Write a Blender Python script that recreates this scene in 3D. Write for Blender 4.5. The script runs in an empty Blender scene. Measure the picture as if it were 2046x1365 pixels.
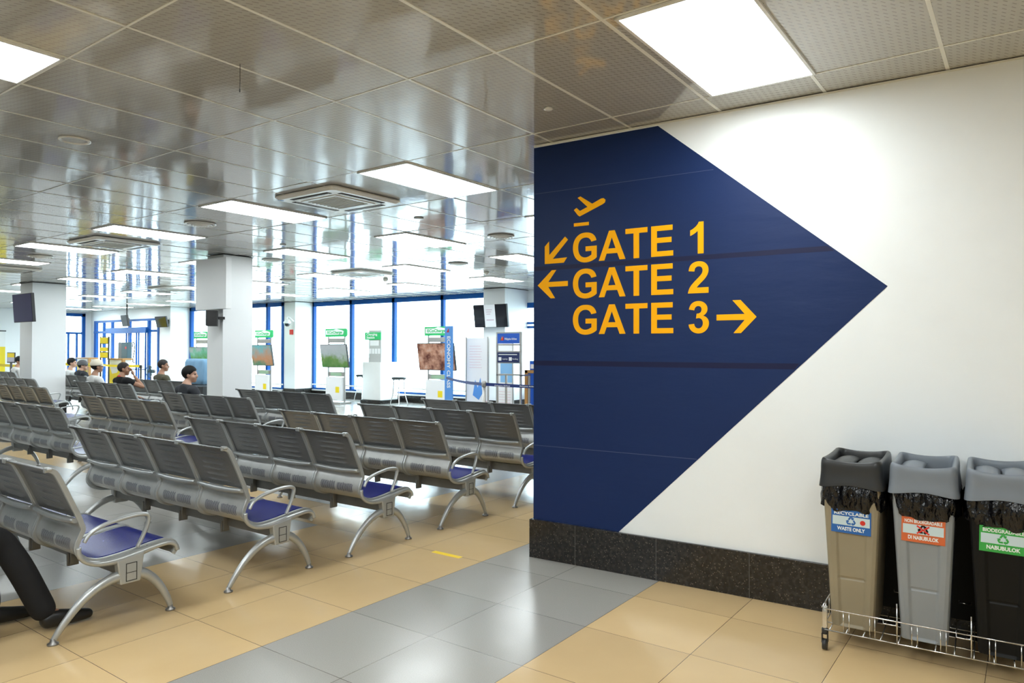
import bpy, bmesh, math, random
from mathutils import Vector, Matrix
random.seed(7)
PI = math.pi
C = bpy.context.scene.collection
sc = bpy.context.scene

# ------------------------------------------------------------------ camera
F_PX, YAW, PITCH, ROLL, EYE = 1424.328, math.radians(35.997), math.radians(0.6669), math.radians(0.0999), 1.4737
cam_d = bpy.data.cameras.new('camera'); cam = bpy.data.objects.new('camera', cam_d); C.objects.link(cam)
cam_d.sensor_fit = 'HORIZONTAL'; cam_d.sensor_width = 36.0; cam_d.lens = 36.0*F_PX/2046.0
cam_d.clip_start = 0.05; cam_d.clip_end = 300
fw = Vector((-math.sin(YAW)*math.cos(PITCH), math.cos(YAW)*math.cos(PITCH), math.sin(PITCH)))
rt = Vector((math.cos(YAW), math.sin(YAW), 0)); up = rt.cross(fw)
r2 = rt*math.cos(ROLL)+up*math.sin(ROLL); u2 = -rt*math.sin(ROLL)+up*math.cos(ROLL)
m = Matrix((r2, u2, -fw)).transposed().to_4x4(); m.translation = Vector((0, 0, EYE)); cam.matrix_world = m
sc.camera = cam
# ------------------------------------------------------------------ world, exposure
sc.view_settings.view_transform = 'Standard'; sc.view_settings.look = 'None'
sc.view_settings.gamma = 1.0; sc.view_settings.use_curve_mapping = False
sc.view_settings.exposure = 0.78
SKY_STRENGTH, LAMP_STRENGTH = 8.0, 9.0
w = bpy.data.worlds.new('world'); sc.world = w; w.use_nodes = True
wn = w.node_tree.nodes; wn.clear()
bg = wn.new('ShaderNodeBackground'); wo = wn.new('ShaderNodeOutputWorld')
bg.inputs['Color'].default_value = (0.72, 0.88, 1.0, 1); bg.inputs['Strength'].default_value = SKY_STRENGTH
w.node_tree.links.new(bg.outputs[0], wo.inputs[0])
try:
    sc.cycles.max_bounces = 10; sc.cycles.diffuse_bounces = 5; sc.cycles.glossy_bounces = 5
    sc.cycles.transparent_max_bounces = 12; sc.cycles.use_denoising = True
    sc.cycles.sample_clamp_indirect = 8.0; sc.cycles.caustics_reflective = False; sc.cycles.caustics_refractive = False
except Exception: pass

H = 2.941                      # ceiling height
WX, WY, WR = -2.8719, 4.2192, 0.0487    # end corner of the signed wall and its turn against the grid
FT, FX, FY = 0.5842, -3.091, 3.8997     # floor tile and one joint crossing
CX, CSX, CY, CSY = -2.13, 0.597, 2.79, 1.21   # ceiling grid

# ------------------------------------------------------------------ materials
def mat(name, col, rough=0.5, metal=0.0, spec=0.5, emit=None, estr=0.0, coat=0.0):
    mt = bpy.data.materials.new(name); mt.use_nodes = True
    b = mt.node_tree.nodes['Principled BSDF']
    b.inputs['Base Color'].default_value = (*col, 1); b.inputs['Roughness'].default_value = rough
    b.inputs['Metallic'].default_value = metal; b.inputs['Specular IOR Level'].default_value = spec
    b.inputs['Coat Weight'].default_value = coat
    if emit: b.inputs['Emission Color'].default_value = (*emit, 1); b.inputs['Emission Strength'].default_value = estr
    return mt
class NT:
    def __init__(s, mt): s.t = mt.node_tree; s.n = s.t.nodes; s.b = s.n['Principled BSDF']
    def new(s, typ, **kw):
        nd = s.n.new(typ)
        for k, v in kw.items(): setattr(nd, k, v)
        return nd
    def link(s, a, b): s.t.links.new(a, b)
    def math(s, op, a, b=None, c=None):
        nd = s.n.new('ShaderNodeMath'); nd.operation = op
        for i, v in enumerate((a, b, c)):
            if v is None: continue
            if isinstance(v, (int, float)): nd.inputs[i].default_value = v
            else: s.link(v, nd.inputs[i])
        return nd.outputs[0]
    def mix(s, fac, a, b):
        nd = s.n.new('ShaderNodeMix'); nd.data_type = 'RGBA'
        for i, v in ((0, fac), (6, a), (7, b)):
            if isinstance(v, (int, float)): nd.inputs[i].default_value = v
            elif isinstance(v, tuple): nd.inputs[i].default_value = (*v, 1)
            else: s.link(v, nd.inputs[i])
        return nd.outputs[2]
    def noise(s, scale, detail=3, vec=None, rough=0.5):
        nd = s.n.new('ShaderNodeTexNoise'); nd.inputs['Scale'].default_value = scale; nd.inputs['Detail'].default_value = detail
        nd.inputs['Roughness'].default_value = rough
        if vec is not None: s.link(vec, nd.inputs['Vector'])
        return nd.outputs['Fac']
    def ramp(s, f, stops):
        nd = s.n.new('ShaderNodeValToRGB'); el = nd.color_ramp.elements
        while len(el) < len(stops): el.new(0.5)
        for e, (p, c) in zip(el, stops): e.position = p; e.color = (*c, 1) if isinstance(c, tuple) else (c, c, c, 1)
        s.link(f, nd.inputs[0]); return nd.outputs[0]
    def bump(s, h, strength=0.2, dist=0.002, normal=None):
        nd = s.n.new('ShaderNodeBump'); nd.inputs['Strength'].default_value = strength; nd.inputs['Distance'].default_value = dist
        s.link(h, nd.inputs['Height'])
        if normal is not None: s.link(normal, nd.inputs['Normal'])
        return nd.outputs[0]
    def pos(s): return s.n.new('ShaderNodeNewGeometry').outputs['Position']
    def obj(s): return s.n.new('ShaderNodeTexCoord').outputs['Object']
    def xyz(s, v):
        nd = s.n.new('ShaderNodeSeparateXYZ'); s.link(v, nd.inputs[0]); return nd.outputs
    def comb(s, x, y, z=0.0):
        nd = s.n.new('ShaderNodeCombineXYZ')
        for i, v in enumerate((x, y, z)):
            if isinstance(v, (int, float)): nd.inputs[i].default_value = v
            else: s.link(v, nd.inputs[i])
        return nd.outputs[0]

def noisy(name, col, col2, scale=8, rough=0.5, metal=0.0, bump=0.0, bscale=200, spec=0.5, rv=0.0):
    mt = mat(name, col, rough, metal, spec); t = NT(mt); o = t.obj()
    t.link(t.mix(t.noise(scale, 4, o), col, col2), t.b.inputs['Base Color'])
    if bump: t.link(t.bump(t.noise(bscale, 2, o), bump, 0.001), t.b.inputs['Normal'])
    if rv: t.link(t.math('MULTIPLY_ADD', t.noise(scale*2, 3, o), rv, rough-rv/2), t.b.inputs['Roughness'])
    return mt
M = {}
# polished floor tiles: beige field with grey bands
def floor_mat():
    mt = mat('polished_tiles', (0.6, 0.45, 0.28), 0.14); t = NT(mt)
    p = t.xyz(t.pos()); x, y = p[0], p[1]
    tx = t.math('DIVIDE', t.math('SUBTRACT', x, FX), FT); ty = t.math('DIVIDE', t.math('SUBTRACT', y, FY), FT)
    ix = t.math('FLOOR', tx); iy = t.math('FLOOR', ty)
    # grey: the aisle (ix 0 or 1), and the field behind ix<-4 with iy<-1 or far left
    aisle = t.math('MULTIPLY', t.math('GREATER_THAN', ix, -0.5), t.math('LESS_THAN', ix, 1.5))
    left = t.math('LESS_THAN', ix, -4.5+0.6)
    l1 = t.math('MULTIPLY', left, t.math('LESS_THAN', iy, -0.5))
    l2 = t.math('MULTIPLY', left, t.math('GREATER_THAN', iy, 0.5))
    far = t.math('GREATER_THAN', iy, 7.5)
    g = t.math('MINIMUM', t.math('ADD', t.math('ADD', aisle, l1), t.math('ADD', l2, far)), 1.0)
    wnz = t.n.new('ShaderNodeTexWhiteNoise'); wnz.noise_dimensions = '2D'; t.link(t.comb(ix, iy), wnz.inputs['Vector'])
    rnd = wnz.outputs['Value']
    n1 = t.noise(260, 2); n2 = t.noise(2.2, 3)
    P = t.pos()
    for nd in (n1.node, n2.node): t.link(P, nd.inputs['Vector'])
    beige = t.mix(n2, (0.66, 0.475, 0.25), (0.56, 0.395, 0.20)); grey = t.mix(n1, (0.25, 0.24, 0.22), (0.41, 0.395, 0.365))
    col = t.mix(g, beige, grey)
    br = t.math('MULTIPLY_ADD', rnd, 0.14, 0.93)
    hsv = t.n.new('ShaderNodeHueSaturation'); t.link(col, hsv.inputs['Color']); t.link(br, hsv.inputs['Value'])
    fx = t.math('ABSOLUTE', t.math('SUBTRACT', t.math('FRACT', tx), 0.5)); fy = t.math('ABSOLUTE', t.math('SUBTRACT', t.math('FRACT', ty), 0.5))
    ln = t.math('GREATER_THAN', t.math('MAXIMUM', fx, fy), 0.5-0.0022)
    t.link(t.mix(ln, hsv.outputs[0], (0.06, 0.035, 0.02)), t.b.inputs['Base Color'])
    t.link(t.math('MULTIPLY_ADD', n2, 0.10, t.math('MULTIPLY_ADD', g, 0.06, 0.10)), t.b.inputs['Roughness'])
    nb = t.noise(5, 2); t.link(P, nb.node.inputs['Vector'])
    t.link(t.bump(nb, 0.10, 0.01), t.b.inputs['Normal'])
    return mt
def ceil_mat():
    mt = mat('ceiling_tile_laminate', (0.5, 0.48, 0.45), 0.075, 0.0, 0.8); t = NT(mt)
    P = t.pos(); q = t.xyz(P); a = math.radians(57.0); ca, sa = math.cos(a), math.sin(a)
    u = t.math('ADD', t.math('MULTIPLY', q[0], ca), t.math('MULTIPLY', q[1], sa))
    v = t.math('ADD', t.math('MULTIPLY', q[0], -sa), t.math('MULTIPLY', q[1], ca))
    vr = t.math('DIVIDE', v, 0.024); row = t.math('FLOOR', vr)
    ur = t.math('ADD', t.math('DIVIDE', u, 0.056), t.math('MULTIPLY', row, 0.43))
    dash = t.math('MULTIPLY', t.math('LESS_THAN', t.math('FRACT', vr), 0.20), t.math('LESS_THAN', t.math('FRACT', ur), 0.48))
    n = t.noise(26, 2, P)
    base = t.mix(n, (0.50, 0.49, 0.45), (0.43, 0.42, 0.385))
    t.link(t.mix(dash, base, (0.24, 0.23, 0.205)), t.b.inputs['Base Color'])
    sx = t.comb(t.math('MULTIPLY', q[0], 1.0), t.math('MULTIPLY', q[1], 1.0), 0.0)
    b1 = t.bump(t.noise(3.0, 2, sx), 0.12, 0.012)
    b2 = t.bump(dash, 0.10, 0.0005, b1)
    t.link(b2, t.b.inputs['Normal'])
    return mt
def wall_mat(name, col, smudge=True):
    mt = mat(name, col, 0.42, 0, 0.4); t = NT(mt); P = t.pos()
    n = t.noise(1.4, 5, P, 0.6); f = t.ramp(n, [(0.45, 0.0), (0.8, 0.10 if smudge else 0.03)])
    t.link(t.mix(f, col, (0.42, 0.40, 0.36)), t.b.inputs['Base Color'])
    t.link(t.bump(t.noise(14, 4, P), 0.08, 0.004), t.b.inputs['Normal'])
    return mt
def granite_mat():
    mt = mat('speckled_granite', (0.03, 0.028, 0.026), 0.22); t = NT(mt); P = t.pos()
    v = t.n.new('ShaderNodeTexVoronoi'); v.inputs['Scale'].default_value = 150; t.link(P, v.inputs['Vector'])
    wnz = t.n.new('ShaderNodeTexWhiteNoise'); t.link(v.outputs['Position'], wnz.inputs['Vector'])
    f = t.math('MULTIPLY', t.math('GREATER_THAN', wnz.outputs['Value'], 0.92), t.math('LESS_THAN', v.outputs['Distance'], 0.42))
    n = t.noise(45, 4, P)
    base = t.ramp(n, [(0.35, (0.007, 0.0065, 0.006)), (0.75, (0.036, 0.031, 0.027))])
    t.link(t.mix(f, base, (0.14, 0.115, 0.09)), t.b.inputs['Base Color'])
    # tile joints every 0.6 m along the wall
    q = t.xyz(P); s = t.math('FRACT', t.math('DIVIDE', t.math('SUBTRACT', q[0], -1.93), 0.585))
    return mt
def vinyl_mat():
    mt = mat('navy_vinyl', (0.004, 0.014, 0.08), 0.42, 0, 0.28); t = NT(mt); P = t.pos()
    n = t.noise(1.6, 5, P, 0.6); n2 = t.noise(420, 2, P)
    c = t.mix(n, (0.0028, 0.0165, 0.080), (0.006, 0.024, 0.102))
    t.link(t.mix(t.math('MULTIPLY', n2, 0.25), c, (0.016, 0.03, 0.11)), t.b.inputs['Base Color'])
    st = t.n.new('ShaderNodeMapping'); t.link(P, st.inputs['Vector']); st.inputs['Scale'].default_value = (1.5, 1.5, 5.0)
    t.link(t.bump(t.noise(2.2, 4, st.outputs[0]), 0.28, 0.012), t.b.inputs['Normal'])
    return mt
def shell_mat():
    mt = mat('silver_perforated_sheet', (0.5, 0.5, 0.48), 0.32, 0.55); t = NT(mt)
    uv = t.n.new('ShaderNodeTexCoord').outputs['UV']; q = t.xyz(uv); u, v = q[0], q[1]
    def band(a, b, w): return t.math('MULTIPLY', t.math('GREATER_THAN', w, a), t.math('LESS_THAN', w, b))
    patch = t.math('MINIMUM', t.math('ADD', band(0.14, 0.46, u), band(0.50, 0.86, u)), 1.0)
        # each slit starts and ends a little differently
    cell = t.math('FLOOR', t.math('MULTIPLY', u, 40)); wnz = t.n.new('ShaderNodeTexWhiteNoise'); wnz.noise_dimensions = '1D'; t.link(cell, wnz.inputs['W'])
    rag = t.math('LESS_THAN', t.math('ABSOLUTE', t.math('SUBTRACT', v, 0.83)), t.math('MULTIPLY_ADD', wnz.outputs['Value'], 0.012, 0.034))
    slit = t.math('GREATER_THAN', t.math('FRACT', t.math('MULTIPLY', u, 40)), 0.52)
    f = t.math('MULTIPLY', t.math('MULTIPLY', patch, rag), slit)
    o = t.obj(); n = t.noise(9, 4, o)
    base = t.mix(n, (0.38, 0.385, 0.375), (0.53, 0.54, 0.53))
    t.link(t.mix(f, base, (0.012, 0.014, 0.05)), t.b.inputs['Base Color'])
    t.link(t.math('MULTIPLY_ADD', f, -0.5, 0.5), t.b.inputs['Metallic'])
    return mt
def perf_mat():
    mt = mat('dark_perforated_sheet', (0.2, 0.2, 0.19), 0.36, 0.5); t = NT(mt); o = t.obj(); q = t.xyz(o)
    a = t.math('FRACT', t.math('MULTIPLY', q[0], 170)); b = t.math('FRACT', t.math('MULTIPLY', q[2], 170))
    r = t.math('ADD', t.math('POWER', t.math('SUBTRACT', a, 0.5), 2), t.math('POWER', t.math('SUBTRACT', b, 0.5), 2))
    hole = t.math('LESS_THAN', r, 0.085)
    n = t.noise(7, 4, o)
    t.link(t.mix(hole, t.mix(n, (0.22, 0.22, 0.215), (0.29, 0.29, 0.285)), (0.035, 0.035, 0.035)), t.b.inputs['Base Color'])
    return mt
def worn(name, col, dark, scale=30, thr=0.68, **k):
    mt = mat(name, col, **k); t = NT(mt); o = t.obj()
    f = t.ramp(t.noise(scale, 5, o, 0.65), [(thr, 0.0), (thr+0.05, 1.0)])
    n = t.noise(6, 3, o)
    t.link(t.mix(f, t.mix(n, col, tuple(c*0.85 for c in col)), dark), t.b.inputs['Base Color'])
    return mt
def glass_mat():
    mt = bpy.data.materials.new('window_glass'); mt.use_nodes = True; nt = mt.node_tree; n = nt.nodes; n.clear()
    tr = n.new('ShaderNodeBsdfTransparent'); tr.inputs[0].default_value = (0.93, 0.97, 0.96, 1)
    gl = n.new('ShaderNodeBsdfGlossy'); gl.inputs['Roughness'].default_value = 0.02
    lw = n.new('ShaderNodeLayerWeight'); pw = n.new('ShaderNodeMath'); pw.operation = 'POWER'; pw.inputs[1].default_value = 4.0; lw.inputs[0].default_value = 0.5
    fr = n.new('ShaderNodeMath'); fr.operation = 'MULTIPLY_ADD'; fr.inputs[1].default_value = 0.7; fr.inputs[2].default_value = 0.03
    nt.links.new(lw.outputs['Facing'], pw.inputs[0]); nt.links.new(pw.outputs[0], fr.inputs[0])
    mx = n.new('ShaderNodeMixShader'); out = n.new('ShaderNodeOutputMaterial')
    nt.links.new(fr.outputs[0], mx.inputs[0]); nt.links.new(tr.outputs[0], mx.inputs[1]); nt.links.new(gl.outputs[0], mx.inputs[2]); nt.links.new(mx.outputs[0], out.inputs[0])
    return mt
def picture_mat(name, cols, scale, grad=0.7):
    mt = mat(name, cols[0], 0.25); t = NT(mt); o = t.obj()
    n = t.noise(scale, 5, o, 0.6); k = len(cols); z = t.xyz(o)[2]
    n = t.math('ADD', t.math('MULTIPLY', n, 0.7), t.math('MULTIPLY_ADD', z, grad, 0.15-1.3*grad))
    t.link(t.ramp(n, [(0.3+0.4*i/(k-1), c) for i, c in enumerate(cols)]), t.b.inputs['Base Color'])
    b = t.b; b.inputs['Emission Strength'].default_value = 0.12
    t.link(b.inputs['Base Color'].links[0].from_socket, b.inputs['Emission Color'])
    return mt
M['floor'] = floor_mat(); M['ceil'] = ceil_mat(); M['wall'] = wall_mat('white_paint', (0.865, 0.895, 0.90)); M['col'] = wall_mat('column_paint', (0.82, 0.84, 0.84), False)
M['granite'] = granite_mat(); M['vinyl'] = vinyl_mat(); M['yellow'] = mat('yellow_vinyl', (1.0, 0.45, 0.0), 0.5, spec=0.2)
M['seam'] = mat('seam_vinyl', (0.006, 0.008, 0.045), 0.4, spec=0.3)
M['tbar'] = mat('ceiling_bar', (0.80, 0.80, 0.74), 0.30)
M['gap'] = mat('shadow_gap', (0.03, 0.03, 0.028), 0.8)
M['lamp'] = mat('lamp_diffuser', (0.9, 0.9, 0.9), 0.5, emit=(0.91, 0.98, 1.0), estr=LAMP_STRENGTH)
M['shell'] = shell_mat(); M['perf'] = perf_mat()
M['silver'] = worn('silver_paint', (0.48, 0.50, 0.50), (0.12, 0.115, 0.11), 26, 0.70, rough=0.30, metal=0.55)
M['beam'] = noisy('beam_steel', (0.20, 0.20, 0.195), (0.28, 0.28, 0.27), 10, 0.4, 0.5)
M['foot'] = mat('zinc_foot', (0.30, 0.29, 0.28), 0.35, 0.8)
M['seat'] = worn('blue_seat_vinyl', (0.0, 0.006, 0.17), (0.02, 0.035, 0.24), 40, 0.68, rough=0.27, spec=0.35)
M['blue'] = noisy('blue_frame_paint', (0.003, 0.07, 0.29), (0.004, 0.085, 0.34), 3, 0.45, spec=0.2)
M['glass'] = glass_mat()
M['white'] = noisy('white_plastic', (0.84, 0.85, 0.83), (0.78, 0.79, 0.77), 5, 0.25, spec=0.6)
M['cream'] = noisy('aged_plastic', (0.92, 0.91, 0.84), (0.87, 0.86, 0.78), 5, 0.20, spec=0.8)
M['ribs'] = mat('grille_plastic', (0.52, 0.52, 0.44), 0.5)
M['black'] = noisy('black_plastic', (0.016, 0.016, 0.017), (0.03, 0.03, 0.03), 12, 0.38)
M['screen'] = mat('screen_glass', (0.012, 0.014, 0.02), 0.06, spec=0.8)
M['chrome'] = mat('chrome', (0.75, 0.74, 0.72), 0.16, 1.0)
M['steel'] = noisy('brushed_steel', (0.42, 0.41, 0.39), (0.5, 0.49, 0.47), 8, 0.35, 0.7)
M['taupe'] = noisy('taupe_bin_plastic', (0.30, 0.255, 0.17), (0.25, 0.21, 0.14), 5, 0.42, bump=0.05)
M['binblack'] = noisy('black_bin_plastic', (0.005, 0.005, 0.005), (0.009, 0.009, 0.008), 7, 0.45, bump=0.06, spec=0.18)
M['bingrey'] = noisy('grey_bin_plastic', (0.27, 0.29, 0.305), (0.225, 0.24, 0.25), 5, 0.42, bump=0.05)
M['lidgrey'] = noisy('grey_lid_plastic', (0.19, 0.215, 0.25), (0.155, 0.175, 0.205), 6, 0.36, bump=0.05)
M['lidblack'] = noisy('black_lid_plastic', (0.016, 0.017, 0.018), (0.027, 0.028, 0.028), 6, 0.34, bump=0.05)
def liner_mat():
    mt = mat('black_liner_film', (0.004, 0.004, 0.005), 0.13, 0, 0.5); t = NT(mt); o = t.obj()
    mp = t.n.new('ShaderNodeMapping'); t.link(o, mp.inputs['Vector']); mp.inputs['Scale'].default_value = (2.2, 2.2, 0.9); mp.inputs['Rotation'].default_value = (0.3, 0.35, 0)
    a = t.noise(11, 1, mp.outputs[0]); b = t.noise(30, 2, mp.outputs[0])
    t.link(t.bump(t.math('ADD', t.math('MULTIPLY', a, 1.0), t.math('MULTIPLY', b, 0.3)), 1.0, 0.045), t.b.inputs['Normal'])
    return mt
M['liner'] = liner_mat()
M['stkblue'] = mat('blue_sticker', (0.01, 0.12, 0.42), 0.3); M['stkwhite'] = mat('pale_sticker', (0.55, 0.68, 0.72), 0.35)
M['stkred'] = mat('orange_sticker', (0.62, 0.13, 0.04), 0.3); M['stkgreen'] = mat('green_sticker', (0.03, 0.36, 0.06), 0.3); M['letters'] = mat('pale_lettering', (0.80, 0.86, 0.85), 0.4)
M['ltblue'] = mat('light_blue_print', (0.10, 0.30, 0.72), 0.4); M['green'] = mat('green_print', (0.02, 0.50, 0.14), 0.4)
M['red'] = mat('red_print', (0.65, 0.03, 0.02), 0.4); M['brandblue'] = noisy('counter_blue', (0.01, 0.09, 0.52), (0.012, 0.11, 0.56), 3, 0.4)
M['navy'] = mat('navy_print', (0.008, 0.02, 0.10), 0.4); M['beltnavy'] = mat('navy_belt', (0.01, 0.03, 0.16), 0.6)
M['wood'] = noisy('oak_trim', (0.52, 0.27, 0.08), (0.42, 0.20, 0.055), 12, 0.4); M['paper'] = mat('paper', (0.82, 0.83, 0.84), 0.6)
M['sun'] = mat('yellow_print', (0.85, 0.66, 0.01), 0.45); M['orange'] = mat('orange_print', (0.85, 0.35, 0.03), 0.4)
M['cloth'] = noisy('light_blue_cloth', (0.22, 0.40, 0.58), (0.16, 0.31, 0.48), 6, 0.8, bump=0.3, bscale=14)
M['teal'] = noisy('dark_teal_metal', (0.018, 0.06, 0.08), (0.03, 0.08, 0.10), 6, 0.35)
M['tape'] = mat('floor_tape', (0.90, 0.62, 0.02), 0.5)
M['concrete'] = noisy('apron_concrete', (0.62, 0.62, 0.60), (0.55, 0.55, 0.53), 0.3, 0.9)

# ------------------------------------------------------------------ mesh helpers
class MB:
    def __init__(s): s.v = []; s.f = []; s.sm = []; s.mi = []; s.uv = {}; s.cur = 0
    def add(s, vs, fs, smooth=False, M4=None, uvs=None):
        o = len(s.v)
        for p in vs:
            p = Vector(p); s.v.append(M4 @ p if M4 is not None else p)
        for i, f in enumerate(fs):
            s.f.append([a+o for a in f]); s.sm.append(smooth); s.mi.append(s.cur)
        return s
    def box(s, a, b, M4=None):
        x0, y0, z0 = a; x1, y1, z1 = b
        v = [(x0,y0,z0),(x1,y0,z0),(x1,y1,z0),(x0,y1,z0),(x0,y0,z1),(x1,y0,z1),(x1,y1,z1),(x0,y1,z1)]
        return s.add(v, [(0,3,2,1),(4,5,6,7),(0,1,5,4),(1,2,6,5),(2,3,7,6),(3,0,4,7)], False, M4)
    def cbox(s, c, d, M4=None):
        return s.box([c[i]-d[i]/2 for i in range(3)], [c[i]+d[i]/2 for i in range(3)], M4)
    def rings(s, rings, closed=True, cap=True, smooth=True, loop=False):
        n = len(rings[0]); vs = [p for r in rings for p in r]; fs = []
        m_ = len(rings)
        for i in range(m_ if loop else m_-1):
            j2 = (i+1) % m_
            for k in range(n if closed else n-1):
                k2 = (k+1) % n
                fs.append((i*n+k, i*n+k2, j2*n+k2, j2*n+k))
        s.add(vs, fs, smooth)
        if cap and not loop and closed:
            s.add([*rings[0]], [tuple(reversed(range(n)))], False); s.add([*rings[-1]], [tuple(range(n))], False)
        return s
    def tube(s, path, r, n=10, sx=1.0, cap=True, loop=False, upv=None, box=False):
        """r: radius or list; sx: ratio of the section along the side direction"""
        P = [Vector(p) for p in path]; R = r if isinstance(r, (list, tuple)) else [r]*len(P)
        rings = []; prev = None
        for i, p in enumerate(P):
            if loop: t_ = (P[(i+1) % len(P)]-P[i-1])
            else: t_ = (P[min(i+1, len(P)-1)]-P[max(i-1, 0)])
            t_.normalize()
            if upv is not None: a = Vector(upv)
            elif prev is not None: a = prev
            else: a = Vector((0, 0, 1)) if abs(t_.z) < 0.9 else Vector((1, 0, 0))
            a = (a-t_*a.dot(t_)).normalized(); b = t_.cross(a); prev = a
            if box:
                k = R[i]; rings.append([p+a*k*e*sx+b*k*g for e, g in ((1, 1), (-1, 1), (-1, -1), (1, -1))])
            else:
                rings.append([p+(a*math.cos(2*PI*k/n)*sx+b*math.sin(2*PI*k/n))*R[i] for k in range(n)])
        return s.rings(rings, True, cap, not box, loop)
    def cyl(s, a, b, r, n=16, r2=None):
        return s.tube([a, b], [r, r if r2 is None else r2], n)
    def lathe(s, prof, n=24, c=(0, 0, 0)):
        rings = [[(c[0]+r*math.cos(2*PI*k/n), c[1]+r*math.sin(2*PI*k/n), c[2]+z) for k in range(n)] for r, z in prof]
        return s.rings(rings, True, True, True)
    def prism(s, pts, d, M4=None):
        """pts: (x,z) outline, extruded along y from 0 to d"""
        n = len(pts); v = [(x, 0, z) for x, z in pts]+[(x, d, z) for x, z in pts]
        return s.add(v, [tuple(range(n)), tuple(range(2*n-1, n-1, -1))]+[(i, i+n, (i+1) % n+n, (i+1) % n) for i in range(n)], False, M4)
    def sphere(s, c, r, n=14, sc_=(1, 1, 1)):
        rings = []
        for i in range(1, n):
            a = PI*i/n; rings.append([(c[0]+r*sc_[0]*math.sin(a)*math.cos(2*PI*k/(2*n)), c[1]+r*sc_[1]*math.sin(a)*math.sin(2*PI*k/(2*n)), c[2]-r*sc_[2]*math.cos(a)) for k in range(2*n)])
        return s.rings(rings, True, True, True)
    def build(s, name, mt, parent=None, bevel=0.0, seg=2):
        me = bpy.data.meshes.new(name); me.from_pydata([tuple(p) for p in s.v], [], s.f); me.update()
        ms = mt if isinstance(mt, (list, tuple)) else [mt]
        for x in ms: me.materials.append(x)
        me.polygons.foreach_set('use_smooth', s.sm); me.polygons.foreach_set('material_index', s.mi)
        bm = bmesh.new(); bm.from_mesh(me)
        bmesh.ops.remove_doubles(bm, verts=bm.verts, dist=1e-6)
        bmesh.ops.recalc_face_normals(bm, faces=bm.faces); bm.to_mesh(me); bm.free()
        o = bpy.data.objects.new(name, me); C.objects.link(o)
        if parent is not None: o.parent = parent
        if bevel:
            b = o.modifiers.new('bevel', 'BEVEL'); b.width = bevel; b.segments = seg; b.limit_method = 'ANGLE'
        return o
def tag(o, label, cat, group=None):
    o['label'] = label; o['category'] = cat
    if group: o['group'] = group
    return o
def thing(name, label, cat, loc=(0, 0, 0), rz=0.0, group=None):
    o = bpy.data.objects.new(name, None); C.objects.link(o); o.location = loc; o.rotation_euler = (0, 0, rz); o.empty_display_size = 0.1
    return tag(o, label, cat, group)
def struct(o): o['kind'] = 'structure'; return o
def copy_tree(o, parent=None):
    c = o.copy(); C.objects.link(c); c.parent = parent
    for ch in [x for x in o.children]: copy_tree(ch, c)
    return c
def children_copy(proto, loc, label=None, rz=None):
    c = copy_tree(proto); c.location = loc
    if rz is not None: c.rotation_euler = (0, 0, rz)
    if label: c['label'] = label
    return c
def smooth_path(P, k=4):
    out = []; P = [Vector(p) for p in P]
    for i in range(len(P)-1):
        p0 = P[max(i-1, 0)]; p1 = P[i]; p2 = P[i+1]; p3 = P[min(i+2, len(P)-1)]
        for j in range(k):
            t = j/k; out.append(0.5*((2*p1)+(p2-p0)*t+(2*p0-5*p1+4*p2-p3)*t*t+(3*p1-p0-3*p2+p3)*t**3))
    out.append(P[-1]); return out
def text_obj(body, size, mt, parent, M4, name='lettering', bold=0.0, depth=0.0015, width=None, align='CENTER'):
    """letters standing in the local x,z plane of the parent, facing -y; turned into a mesh"""
    cu = bpy.data.curves.new(name, 'FONT'); cu.body = body; cu.size = size; cu.align_x = align; cu.align_y = 'CENTER'
    cu.extrude = depth/2; cu.offset = bold; cu.resolution_u = 3
    tmp = bpy.data.objects.new('tmp', cu); C.objects.link(tmp)
    dg = bpy.context.evaluated_depsgraph_get(); me = bpy.data.meshes.new_from_object(tmp.evaluated_get(dg)); bpy.data.objects.remove(tmp)
    me.materials.clear(); me.materials.append(mt)
    xs = [v.co.x for v in me.vertices]
    s = 1.0
    if width and xs: s = width/(max(xs)-min(xs))
    me.transform(Matrix.Diagonal((s, 1, 1, 1)))
    me.transform(Matrix.Rotation(PI/2, 4, 'X')); me.transform(M4)
    me.name = name
    o = bpy.data.objects.new(name, me); C.objects.link(o); o.parent = parent
    return o

# ------------------------------------------------------------------ the room
mb = MB(); mb.add([(-31, -6.5, 0), (5, -6.5, 0), (5, 15, 0), (-31, 15, 0)], [(0, 1, 2, 3)]); mb.add([(-31, -6.5, -0.2), (5, -6.5, -0.2), (5, 15, -0.2), (-31, 15, -0.2)], [(0, 3, 2, 1)])
struct(mb.build('floor', M['floor']))
mb = MB(); mb.add([(-120, 15.2, -0.35), (60, 15.2, -0.35), (60, 140, -0.35), (-120, 140, -0.35)], [(0, 1, 2, 3)])
mb.add([(-120, -40, -0.35), (-31.2, -40, -0.35), (-31.2, 15.2, -0.35), (-120, 15.2, -0.35)], [(0, 1, 2, 3)])
g_ = mb.build('ground', M['concrete']); struct(g_)

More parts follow.
